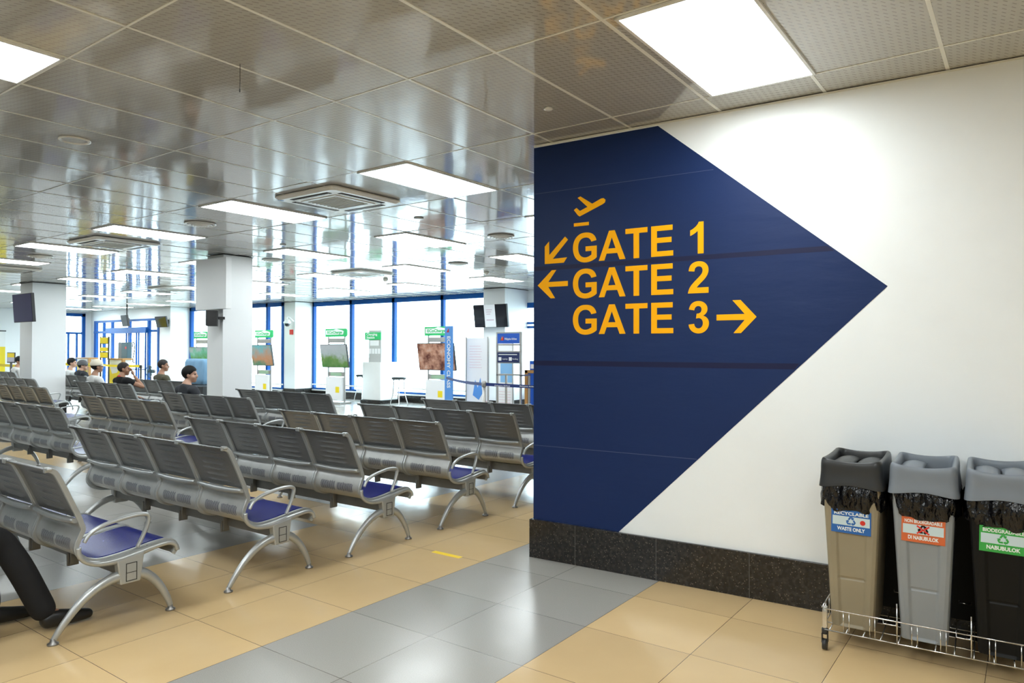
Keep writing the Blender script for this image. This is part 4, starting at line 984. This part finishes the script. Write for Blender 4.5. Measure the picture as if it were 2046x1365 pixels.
def trolley():
    t = thing('wire_trolley', 'chrome wire trolley on castors carrying three waste bins by the wall', 'trolley', place_w(2.022, -0.548, 0), WR)
    Lx, Ly = 0.862, 0.50; z0, z1 = 0.100, 0.203
    for x in (0, Lx):
        for y in (0, Ly):
            MB().cyl((x, y, 0.105), (x, y, z1+0.008), 0.0125, 16).build('post', M['chrome'], t, bevel=0.002)
            c = MB(); c.lathe([(0.012, 0.075), (0.016, 0.080), (0.016, 0.098), (0.011, 0.108)], 16, (x, y, 0)); c.box((x-0.014, y-0.018, 0.035), (x-0.011, y+0.012, 0.082)); c.box((x+0.011, y-0.018, 0.035), (x+0.014, y+0.012, 0.082)); co = c.build('castor', M['black'], t)
            MB().cyl((x-0.010, y-0.004, 0.026), (x+0.010, y-0.004, 0.026), 0.026, 20).build('wheel', M['black'], co)
    w_ = MB(); r = 0.0032
    for y in (0, Ly):
        yy = y-0.013 if y == 0 else y+0.013
        top = [(-0.0, yy, z1)]
        for b in (0.285, 0.578):
            top += [(b-0.028, yy, z1), (b-0.026, yy-0.012, z1-0.016), (b+0.026, yy-0.012, z1-0.016), (b+0.028, yy, z1)]
        top += [(Lx, yy, z1)]; w_.tube(top, r, 8)
        w_.tube([(0, yy, z1), (Lx, yy, z1)], r, 8)
        w_.tube([(0, yy, z0), (Lx, yy, z0)], r, 8)
        for x in (0.085, 0.110, 0.20, 0.222, 0.375, 0.398, 0.49, 0.512, 0.675, 0.697, 0.79, 0.812): w_.tube([(x, yy, z0), (x, yy, z1)], 0.0022, 6)
    for x in (-0.013, Lx+0.013):
        w_.tube([(x, 0, z1), (x, Ly, z1)], r, 8); w_.tube([(x, 0, z0), (x, Ly, z0)], r, 8)
        for y in (0.1, 0.2, 0.3, 0.4): w_.tube([(x, y, z0), (x, y, z1)], 0.0022, 6)
    w_.build('wire_rail', M['chrome'], t)
    s = MB()
    for k in range(12): s.tube([(0.02+k*(Lx-0.04)/11, -0.012, z0-0.004), (0.02+k*(Lx-0.04)/11, Ly+0.012, z0-0.004)], 0.003, 6)
    for y in (0.12, 0.25, 0.38): s.tube([(-0.012, y, z0-0.008), (Lx+0.012, y, z0-0.008)], 0.0035, 6)
    s.build('wire_shelf', M['chrome'], t)
    MB().box((0.14, Ly+0.006, 0.10), (Lx, Ly+0.012, 0.70)).build('gap_shade_sheet', M['binblack'], t)  # added dark sheet, stands in for the deep shade between the bins
    for b in (0.285, 0.578):
        for y in (-0.014, Ly+0.014): MB().tube([(b+0.03, y, z0), (b+0.03, y, z1+0.085)], 0.003, 8).build('divider_rod', M['chrome'], t)
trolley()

# ------------------------------------------------------------------ floor tape
o = MB().box((-3.53, 3.865, 0.0), (-3.27, 3.91, 0.0012)).build('floor_tape', M['tape']); tag(o, 'short strip of yellow tape stuck on the beige floor tiles', 'tape')

# ------------------------------------------------------------------ far hall furnishings
def box_thing(name, label, cat, a, b, mt, bevel=0.004, group=None):
    o = MB().box(a, b).build(name, mt, None, bevel); return tag(o, label, cat, group)
# charging stands
SCN = [picture_mat('picture_sky_green', [(0.05, 0.16, 0.03), (0.12, 0.22, 0.06), (0.32, 0.36, 0.36), (0.36, 0.38, 0.40)], 2.2), picture_mat('picture_canyon', [(0.10, 0.20, 0.12), (0.42, 0.20, 0.10), (0.30, 0.26, 0.22), (0.12, 0.35, 0.38)], 2.5),
       picture_mat('picture_garden', [(0.02, 0.06, 0.03), (0.06, 0.22, 0.05), (0.10, 0.34, 0.22), (0.30, 0.34, 0.36)], 2.4), picture_mat('picture_cave', [(0.02, 0.015, 0.02), (0.10, 0.03, 0.02), (0.42, 0.22, 0.15), (0.50, 0.40, 0.34)], 4.0, 0.0)]
def charging_stand(x, y, k, label, sw=1.0, sh=0.62):
    t = thing('charging_stand', label, 'charging stand', (x, y, 0))
    p = MB()
    for s in (-1, 1): p.box((s*0.33-0.02, 0.0, 0.0), (s*0.33+0.02, 0.04, 1.82))
    p.box((-0.33, 0.0, 1.66), (0.33, 0.04, 1.78)); p.box((-0.33, 0.0, 0.74), (0.33, 0.035, 0.86)); p.build('post_frame', M['steel'], t, bevel=0.004)
    b = MB(); b.box((-0.36, -0.06, 0.10), (0.30, 0.05, 0.72)); b.build('poster_panel', M['paper'], t, bevel=0.003)
    b = MB(); b.box((0.05, -0.063, 0.30), (0.20, -0.060, 0.46)); b.build('poster_print', M['sun'], t)
    b = MB(); b.box((-0.40, -0.20, 0.0), (0.40, 0.20, 0.05)); b.build('base', M['steel'], t, bevel=0.006)
    h = MB(); h.prism([(-0.44, 1.82), (0.40, 1.82), (0.44, 1.86), (0.44, 2.01), (0.40, 2.045), (-0.44, 2.045)], 0.04, Matrix.Translation((0, -0.02, 0))); ho = h.build('header_sign', M['green'], t, bevel=0.004)
    l_ = MB(); l_.prism([(-0.40, 1.88), (-0.40, 2.0), (-0.10, 2.0), (0.02, 2.035), (0.25, 2.0), (0.33, 1.97), (0.30, 1.88)], 0.004, Matrix.Translation((0, -0.025, 0))); l_.build('sign_patch', M['paper'], ho)
    text_obj('ECoCharge', 0.10, M['green'], ho, Matrix.Translation((-0.04, -0.028, 1.94)), bold=0.003, width=0.6)
    tv = MB(); R = Matrix.Translation((0, -0.05, 1.30)) @ Matrix.Rotation(math.radians(9), 4, 'X'); tv.box((-sw/2, -0.03, -sh/2), (sw/2, 0.02, sh/2), R); to = tv.build('television', M['black'], t, bevel=0.005)
    s_ = MB(); s_.box((-sw/2+0.012, -0.033, -sh/2+0.018), (sw/2-0.012, -0.029, sh/2-0.012), R); s_.build('screen', SCN[k], to)
    l2 = MB(); l2.box((-0.22, -0.01, 0.755), (0.22, 0.0, 0.84)); l2.build('name_strip', mat('pale_green_print', (0.30, 0.45, 0.30), 0.5), t)
    return t
charging_stand(-15.35, 12.95, 0, 'green-topped charging stand whose screen shows grass under grey sky', 1.08, 0.64)
charging_stand(-18.40, 12.8, 1, 'green-topped charging stand with a reddish canyon picture beside the central column', 1.0, 0.62)
charging_stand(-21.75, 12.8, 2, 'green-topped charging stand half hidden by the central column, dark green picture', 1.1, 0.5)
charging_stand(-11.85, 13.2, 3, 'green-topped charging stand with a brown cave picture behind the blue class banner', 1.2, 0.68)
# charging kiosk
t = thing('charging_kiosk', 'white pillar-like charging kiosk with a green sign between two stools', 'kiosk', (-14.52, 13.78, 0))
MB().box((-0.34, -0.32, 0.10), (0.36, 0.34, 1.13)).build('cabinet', M['white'], t, bevel=0.01)
MB().box((-0.38, -0.36, 0.0), (0.40, 0.38, 0.10)).build('plinth', M['granite'], t, bevel=0.004)
b = MB(); b.box((-0.12, -0.30, 1.13), (0.36, -0.24, 2.0)); bo = b.build('back_board', mat('grey_board', (0.50, 0.51, 0.50), 0.5), t, bevel=0.004)
MB().box((-0.06, -0.306, 1.58), (0.28, -0.30, 1.72)).build('notice', M['paper'], bo)
for k in range(4): MB().box((-0.10+k*0.115, -0.306, 1.36), (-0.01+k*0.115, -0.30, 1.50)).build('charging_pad', M['paper'], bo)
g_ = MB().box((-0.25, -0.325, 1.74), (0.37, -0.30, 1.94)).build('green_sign', M['green'], t, bevel=0.003)
text_obj('Charging', 0.09, M['paper'], g_, Matrix.Translation((0.03, -0.328, 1.885)), bold=0.002, width=0.42); text_obj('Station', 0.09, M['paper'], g_, Matrix.Translation((-0.02, -0.328, 1.80)), bold=0.002, width=0.32)
def stool(x, y, label):
    t = thing('bar_stool', label, 'stool', (x, y, 0)); MB().lathe([(0.02, 0.70), (0.17, 0.705), (0.185, 0.725), (0.18, 0.755), (0.12, 0.765), (0.01, 0.765)], 24).build('seat', noisy('grey_stool_vinyl', (0.035, 0.045, 0.045), (0.05, 0.06, 0.06), 8, 0.6, spec=0.2), t)
    for k in range(4):
        a = PI/4+k*PI/2; MB().tube(smooth_path([(0.13*math.cos(a), 0.13*math.sin(a), 0.71), (0.15*math.cos(a), 0.15*math.sin(a), 0.35), (0.21*math.cos(a), 0.21*math.sin(a), 0.12), (0.23*math.cos(a), 0.23*math.sin(a), 0.0)]), 0.012, 8).build('leg', M['chrome'], t)
    n = 24; MB().tube([(0.15*math.cos(2*PI*k/n), 0.15*math.sin(2*PI*k/n), 0.30) for k in range(n)], 0.009, 8, loop=True).build('foot_ring', M['chrome'], t)
stool(-13.15, 13.15, 'round grey-topped metal bar stool right of the white charging kiosk'); stool(-15.35, 13.9, 'round grey-topped metal bar stool left of the white charging kiosk')
# television on the right-hand far column
def tv(name, label, c, wdt, hgt, rz, tilt, pole=None, face=None, reach=0.10, mx=0.0):
    t = thing(name, label, 'television', c, rz); R = Matrix.Rotation(tilt, 4, 'X')
    MB().box((-wdt/2, -0.03, -hgt/2), (wdt/2, 0.03, hgt/2), R).build('casing', M['black'], t, bevel=0.006)
    MB().box((-wdt/2+0.012, -0.034, -hgt/2+0.015), (wdt/2-0.012, -0.029, hgt/2-0.012), R).build('screen', face or M['screen'], t)
    if pole: MB().cyl((0, 0.05, 0), (0, 0.05, pole), 0.022, 12).build('ceiling_pole', M['black'], t)
    MB().box((mx-0.1 if mx == 0 else mx-0.03, 0.02, -0.08), (mx+0.1 if mx == 0 else mx+0.03, reach, 0.08)).build('mount', M['black'], t, bevel=0.004)
    return t
t = tv('hanging_television', 'black television with a white paper notice taped down its middle', (-10.24, 13.25, 2.27), 0.98, 0.54, 0.0, math.radians(8), reach=0.205)
MB().box((-0.16, -0.040, -0.26), (0.16, -0.0345, 0.27), Matrix.Rotation(math.radians(8), 4, 'X')).build('paper_notice', M['paper'], t)
NP = mat('faded_print', (0.45, 0.25, 0.35), 0.6)
for a_, b_ in (((-0.10, 0.14), (0.08, 0.15)), ((-0.10, 0.09), (0.05, 0.10)), ((-0.10, 0.04), (0.02, 0.05)), ((-0.11, -0.10), (0.11, -0.085))):
    MB().box((a_[0], -0.0415, a_[1]), (b_[0], -0.040, b_[1]), Matrix.Rotation(math.radians(8), 4, 'X')).build('notice_print', NP, t)
tv('hanging_television', 'dark television fixed to the left column below the ceiling', (-17.20, 6.12, 2.34), 0.98, 0.60, 0.0, math.radians(4), face=mat('violet_screen', (0.03, 0.025, 0.07), 0.05, spec=0.9, emit=(0.05, 0.035, 0.12), estr=0.08), reach=0.305, mx=-0.445)
tv('hanging_television', 'small dark television hanging from the ceiling before the entrance', (-24.1, 11.5, 2.41), 0.56, 0.38, math.radians(-8), math.radians(10), pole=0.535)
tv('hanging_television', 'small dark television on the white pier right of the entrance', (-24.25, 12.8, 2.42), 0.72, 0.38, math.radians(0), math.radians(12), reach=0.21)
# white box and loudspeaker on the central column
o = box_thing('white_ceiling_box', 'flat white box panel high on the central column above the loudspeaker', 'box', (-10.60, 6.13, 2.085), (-9.77, 6.226, 2.87), M['col'], 0.006)
t = thing('wall_loudspeaker', 'small black loudspeaker with grey front on the central column', 'loudspeaker', (-10.06, 6.10, 1.95), math.radians(-35))
MB().box((-0.10, -0.09, -0.125), (0.10, 0.07, 0.115)).build('casing', M['black'], t, bevel=0.008); MB().box((-0.095, -0.097, -0.12), (0.095, -0.09, 0.11)).build('grille', noisy('speaker_grille', (0.20, 0.19, 0.18), (0.26, 0.25, 0.24), 40, 0.6), t, bevel=0.003); MB().box((-0.02, -0.099, 0.06), (0.03, -0.097, 0.09)).build('badge', M['stkblue'], t); MB().box((-0.02, 0.07, -0.02), (0.02, 0.17, 0.02)).build('bracket', M['black'], t)
# column 3: camera, fire alarm
t = thing('security_camera', 'white dome security camera with black lens on the far column', 'camera', (-18.25, 13.5, 2.28)); MB().tube(smooth_path([(0.05, 0.20, 0.05), (0.02, 0.08, 0.16), (0, 0, 0.18), (0, 0, 0.10)]), 0.018, 8).build('arm', M['white'], t); MB().lathe([(0.10, -0.02), (0.11, 0.02), (0.07, 0.09), (0.03, 0.11)], 20).build('housing', M['white'], t); MB().sphere((0, 0, -0.03), 0.085, 10).build('dome', M['screen'], t)
box_thing('fire_alarm', 'small red fire alarm box on the far column', 'alarm', (-17.93, 13.68, 1.93), (-17.80, 13.725, 2.08), M['red']).location = (-0.45, 0, 0)
# economy class banner
t = thing('class_banner', 'tall light blue banner reading economy class before the cave picture', 'banner', (-10.46, 12.0, 0)); MB().box((-0.115, 0, 0.0), (0.115, 0.03, 2.0)).build('panel', M['ltblue'], t, bevel=0.004); MB().box((-0.2, -0.15, 0.0), (0.2, 0.18, 0.02)).build('base', M['steel'], t)
text_obj('ECONOMY CLASS', 0.13, M['paper'], t, Matrix.Translation((0, -0.003, 1.20)) @ Matrix.Rotation(PI/2, 4, 'Y'), bold=0.003, width=1.15)
l_ = MB(); l_.prism([(-0.06, 1.86), (0.0, 1.95), (0.01, 1.86)], 0.003, Matrix.Translation((0, -0.004, 0))); l_.build('logo_mark', M['red'], t)
# banner stands
for x, y, wdt, lb, k in ((-10.05, 12.5, 0.60, 'white roll-up banner stand with blue figures left of the sizer frame', 0), (-9.42, 12.7, 0.42, 'narrow white and blue banner stand just left of the sizer frame', 1)):
    t = thing('banner_stand', lb, 'banner', (x, y, 0)); MB().box((-wdt/2, 0, 0.02), (wdt/2, 0.012, 1.74)).build('panel', M['paper'], t)
    p = MB(); p.box((-wdt/2-0.03, -0.01, 0), (-wdt/2, 0.02, 1.76)); p.box((wdt/2, -0.01, 0), (wdt/2+0.03, 0.02, 1.76)); p.box((-wdt/2, -0.12, 0), (wdt/2, 0.12, 0.02)); p.build('frame', M['steel'], t)
    q = MB(); 
    if k == 0:
        q.prism([(-0.12, 0.45), (-0.05, 0.8), (0.02, 0.62), (0.10, 0.85), (0.16, 0.5), (0.05, 0.35)], 0.003, Matrix.Translation((0, -0.004, 0))); q.build('print', M['ltblue'], t)
        q = MB(); q.prism([(0.0, 0.2), (0.28, 0.2), (0.28, 0.34)], 0.003, Matrix.Translation((0, -0.004, 0)))
        for j_ in range(9): q.box((-0.22, -0.004, 1.55-j_*0.06), (0.10+0.02*(j_ % 3), -0.001, 1.556-j_*0.06))
        q.build('fine_print', mat('pink_print', (0.7, 0.4, 0.45), 0.6), t)
    else:
        q.box((-0.12, -0.004, 0.75), (0.20, -0.001, 1.35)); q.build('print', mat('pale_blue_print', (0.22, 0.45, 0.72), 0.5), t)
        q = MB()
        for j_ in range(5): q.box((-0.16, -0.004, 0.30+j_*0.06), (0.16, -0.001, 0.306+j_*0.06))
        q.build('fine_print', mat('rose_print', (0.7, 0.4, 0.45), 0.6), t)
def logo(parent, x, y, z, k):
    for pts, mm in (([(0, 0), (0.55, 1.0), (0.60, 0.0)], M['orange']), ([(0.30, 0.05), (0.95, 0.95), (0.98, 0.0)], M['red']), ([(-0.10, -0.02), (0.28, 0.5), (0.42, 0.0)], M['paper'])):
        MB().prism([(x+a*k, z+b*k) for a, b in pts], 0.003, Matrix.Translation((0, y-0.003 if mm is M['red'] else y, 0))).build('logo_mark', mm, parent)
# baggage sizer frame
t = thing('baggage_sizer', 'tall grey frame with the blue airline sign and a black notice', 'baggage sizer', (-8.44, 11.5, 0)); p = MB()
for s in (-1, 1):
    for y in (0, 0.3): p.box((s*0.29-0.02, y, 0), (s*0.29+0.02, y+0.03, 1.83 if y == 0 else 0.98))
for z in (1.80, 1.56, 1.42, 1.20, 0.96, 0.05): p.box((-0.29, 0, z), (0.29, 0.03, z+0.03))
for s in (-1, 1): p.box((s*0.29-0.02, 0, 0.95), (s*0.29+0.02, 0.33, 0.98))
p.build('frame', M['steel'], t, bevel=0.003)
so = MB().box((-0.27, -0.012, 1.60), (0.27, 0.0, 1.80)).build('airline_sign', M['brandblue'], t); logo(so, -0.20, -0.016, 1.66, 0.09); text_obj('Philippine Airlines', 0.06, M['paper'], so, Matrix.Translation((0.06, -0.014, 1.69)), bold=0.001, width=0.30)
so = MB().box((-0.27, -0.012, 1.22), (0.27, 0.0, 1.42)).build('notice_sign', M['navy'], t); [MB().box(a_, b_).build('notice_print', M['paper'], so) for a_, b_ in (((-0.24, -0.015, 1.255), (-0.17, -0.012, 1.325)), ((0.02, -0.015, 1.255), (0.09, -0.012, 1.325)), ((-0.24, -0.015, 1.37), (0.22, -0.012, 1.385)))]
text_obj('Laptop', 0.04, M['paper'], so, Matrix.Translation((-0.08, -0.014, 1.29)), width=0.13); text_obj('Handbag', 0.04, M['paper'], so, Matrix.Translation((0.17, -0.014, 1.29)), width=0.14)
# service counter
t = thing('service_counter', 'blue service counter with wooden edge cut off by the navy wall', 'counter', (-8.31, 11.9, 0)); MB().box((0.07, 0, 0.0), (1.6, 0.6, 1.0)).build('front', M['brandblue'], t); p = MB(); p.box((0, -0.02, 0), (0.07, 0.62, 1.06)); p.box((0, -0.02, 1.0), (1.7, 0.62, 1.06)); p.build('edge', M['wood'], t, bevel=0.004); logo(t, 0.24, -0.005, 0.62, 0.20); text_obj('Philippine Airlines', 0.12, M['paper'], t, Matrix.Translation((0.87, -0.005, 0.70)), bold=0.002, width=0.85)
for x, lb, m2 in ((-8.20, 'small blue and white leaflet stand on the counter, left one', 'brandblue'), (-8.02, 'small blue and white leaflet stand on the counter, right one', 'brandblue'), (-7.80, 'white paper notice standing on the counter by the wall edge', 'paper')):
    t = thing('leaflet_stand', lb, 'leaflet stand', (x, 12.0, 1.06)); MB().box((-0.07, 0, 0), (0.07, 0.05, 0.19)).build('holder', M[m2], t); MB().box((-0.045, -0.004, 0.03), (0.065, 0.0, 0.12)).build('leaflet', M['paper'], t)
# stanchions and belts
def stanchion(x, y, h, label, mt, base=0.17, r=0.03):
    t = thing('stanchion', label, 'stanchion', (x, y, 0)); MB().lathe([(base, 0), (base, 0.02), (0.05, 0.035), (r, 0.05)], 24).build('base', mt, t); MB().cyl((0, 0, 0.03), (0, 0, h), r, 16).build('post', mt, t); MB().lathe([(r*1.3, h-0.08), (r*1.3, h), (r*0.8, h+0.015)], 16).build('head', mt, t); return t
stanchion(-7.09, 9.0, 0.96, 'steel stanchion post holding the navy belt before the banners', M['steel'])
def belt(name, label, a, b, z, mt, hgt=0.05):
    m_ = MB(); A = V(a); B_ = V(b); n = 10; rings = []
    for k in range(n+1):
        p = A.lerp(B_, k/n); sag = 0.02*math.sin(PI*k/n); rings.append([(p.x, p.y-0.001, z-sag-hgt/2), (p.x, p.y-0.001, z-sag+hgt/2), (p.x, p.y+0.001, z-sag+hgt/2), (p.x, p.y+0.001, z-sag-hgt/2)])
    m_.rings(rings, True, True, False); return tag(m_.build(name, mt), label, 'belt')
belt('barrier_belt', 'navy retractable belt left of the steel stanchion', (-7.12, 9.0), (-9.3, 10.6), 0.92, M['beltnavy'])
bb = belt('barrier_belt', 'navy retractable belt with white airline writing, right of the steel stanchion', (-7.05, 9.0), (-4.6, 9.3), 0.92, M['beltnavy'])
for q in (-6.75, -6.3): text_obj('Philippine Airlines', 0.03, M['paper'], bb, Matrix.Translation((q, 8.995+(q+7.05)*0.122, 0.905)) @ Matrix.Rotation(0.122, 4, 'Z'), width=0.28)
# yellow zone by the entrance
stanchion(-23.75, 10.5, 1.0, 'black stanchion post left end of the yellow belt by the rack', M['black']); stanchion(-21.05, 10.5, 1.0, 'black stanchion post at the right end of the yellow belt', M['black']); stanchion(-26.2, 10.5, 1.0, 'black stanchion post far left behind the seated people', M['black'])
belt('barrier_belt', 'yellow belt between the rack and the right-hand black stanchion', (-23.72, 10.5), (-21.08, 10.5), 0.98, M['sun'], 0.07); belt('barrier_belt', 'yellow belt over the heads of the capped people', (-26.2, 10.5), (-23.78, 10.5), 0.98, M['sun'], 0.10)
def yellow_counter(x, y, wdt, label):
    t = thing('yellow_counter', label, 'counter', (x, y, 0)); MB().box((-wdt/2, 0, 0), (wdt/2, 0.3, 1.12)).build('body', M['white'], t); p = MB(); p.box((-wdt/2-0.04, -0.02, 1.12), (wdt/2+0.10, 0.30, 1.17)); p.box((wdt/2, -0.02, 0), (wdt/2+0.10, 0.06, 1.12)); p.build('wood_trim', M['wood'], t)
    q = MB(); q.prism([(-wdt/2, 0), (wdt/2, 0), (wdt/2, 0.98), (wdt*0.15, 0.70), (-wdt*0.2, 0.66), (-wdt/2, 1.05)], 0.004, Matrix.Translation((0, -0.005, 0))); q.build('print', M['sun'], t)
    q = MB(); q.box((-0.22, -0.006, 0.82), (0.22, -0.001, 1.0)); q.build('logo_patch', mat('pale_grey_print', (0.62, 0.62, 0.66), 0.5), t)
yellow_counter(-27.4, 11.6, 0.85, 'yellow and white counter with wooden top at left of the rack'); yellow_counter(-24.35, 11.3, 0.95, 'yellow and white counter with wooden edge behind the rack')
t = thing('sign_rack', 'tall narrow black rack with yellow panels before the entrance', 'sign rack', (-24.45, 11.0, 0)); p = MB()
for s in (-1, 1): p.box((s*0.28-0.02, 0, 0), (s*0.28+0.02, 0.04, 1.88))
for z in (0.02, 1.18, 1.36, 1.64, 1.86): p.box((-0.28, 0, z), (0.28, 0.04, z+0.02))
p.build('frame', M['black'], t); 
for a, b in ((1.66, 1.85), (1.40, 1.53), (1.20, 1.36)): MB().box((-0.26, -0.006, a), (0.26, 0.0, b)).build('yellow_panel', M['sun'], t)
t = thing('equipment_box', 'dark teal equipment box on a stand before the entrance doors', 'box', (-25.45, 12.05, 0)); MB().box((-0.30, 0, 1.14), (-0.06, 0.35, 1.70)).build('side', noisy('dark_grey_side', (0.10, 0.09, 0.09), (0.13, 0.12, 0.12), 5, 0.4), t); MB().box((-0.06, 0, 1.14), (0.34, 0.16, 1.71)).build('front', M['teal'], t, bevel=0.01); MB().cyl((0, 0.2, 0), (0, 0.2, 1.14), 0.035, 12).build('stand', M['black'], t); MB().box((0.2, -0.004, 1.48), (0.3, 0.0, 1.56)).build('red_badge', M['red'], t)
t = thing('floor_fan', 'dark pedestal fan standing before the entrance doors', 'fan', (-23.2, 11.9, 0)); MB().lathe([(0.2, 0), (0.2, 0.03), (0.03, 0.06)], 20).build('base', M['black'], t); MB().cyl((0, 0, 0.04), (0, 0, 0.75), 0.02, 10).build('pole', M['black'], t); n = 20
fg = MB()
for rr in (0.20, 0.14, 0.08): fg.tube([(rr*math.cos(2*PI*k/n), -0.06, 0.75+rr*math.sin(2*PI*k/n)) for k in range(n)], 0.008, 6, loop=True)
for k in range(12): fg.tube([(0, -0.07, 0.75), (0.20*math.cos(k*PI/6), -0.05, 0.75+0.20*math.sin(k*PI/6))], 0.004, 5)
fg.build('guard', M['teal'], t); MB().cyl((0, -0.02, 0.75), (0, 0.12, 0.75), 0.06, 14).build('motor', M['black'], t)
for k in range(4):
    a = k*PI/2; MB().prism([(0.02, -0.02), (0.17, -0.07), (0.18, 0.05), (0.03, 0.03)], 0.006, Matrix.Translation((0, -0.03, 0.75)) @ Matrix.Rotation(a, 4, 'Y') @ Matrix.Rotation(0.35, 4, 'X')).build('blade', M['teal'], t)
# left edge: poster, sign stand and belt
t = thing('yellow_poster', 'tall yellow and white poster board cut off by the left frame edge', 'poster', (-29.9, 9.55, 0), 0); MB().box((0, -0.6, 0.3), (0.03, 0.5, 2.12)).build('board', M['white'], t); MB().box((0.03, -0.6, 0.3), (0.034, 0.5, 1.55)).build('print', M['sun'], t); MB().box((0, -0.6, 2.10), (0.045, 0.52, 2.14)).build('rail', M['black'], t)
t = thing('sign_stand', 'small yellow-headed sign stand at far left beside the capped person', 'sign', (-23.8, 8.15, 0)); MB().box((-0.28, 0, 1.07), (0.28, 0.02, 1.37)).build('frame', M['black'], t); MB().box((-0.25, -0.004, 1.23), (0.25, 0.0, 1.35)).build('yellow_head', M['sun'], t); MB().box((-0.25, -0.004, 1.10), (0.25, 0.0, 1.23)).build('notice', mat('lilac_paper', (0.5, 0.5, 0.58), 0.6), t); MB().cyl((0, 0.01, 0), (0, 0.01, 1.07), 0.03, 10).build('post', M['black'], t); MB().lathe([(0.16, 0), (0.16, 0.02), (0.03, 0.04)], 20).build('base', M['black'], t)
belt('barrier_belt', 'yellow belt at the far left frame edge below the sign stand', (-26.5, 8.6), (-22.6, 8.6), 0.98, M['sun'], 0.08)
# covered stand and scanner
t = thing('covered_screen', 'upright screen under a light blue cloth behind the man in charcoal', 'covered screen', (-16.62, 9.7, 0)); m_ = MB(); rings = []
for z, wd, dp in ((0.62, .50, .26), (0.75, .52, .30), (0.95, .53, .28), (1.15, .52, .26), (1.22, .48, .22), (1.24, .40, .12)):
    rings.append([(q[0]*(1+0.02*math.sin(9*math.atan2(q[1], q[0])+z*9)), q[1]*(1+0.06*math.sin(7*math.atan2(q[1], q[0])+z*7)), z) for q in densify(rrect(wd*1.6, dp, 0.05, z))])
nn = min(len(r) for r in rings); rings = [[r[int(i*len(r)/nn)] for i in range(nn)] for r in rings]
m_.rings(rings, True, True, True); m_.build('cloth_cover', M['cloth'], t); MB().box((-0.3, -0.05, 0), (0.3, 0.05, 0.64)).build('support', M['black'], t)
t = thing('black_cabinet', 'low black cabinet with a yellow stripe left of the central column foot', 'cabinet', (-15.85, 9.35, 0)); MB().box((-0.42, -0.2, 0), (0.35, 0.3, 0.61)).build('case', M['black'], t, bevel=0.008); MB().box((-0.40, -0.206, 0.22), (-0.12, -0.20, 0.44)).build('yellow_panel', M['sun'], t); MB().box((-0.05, -0.21, 0.36), (0.33, -0.20, 0.375)).build('drawer_line', M['steel'], t)
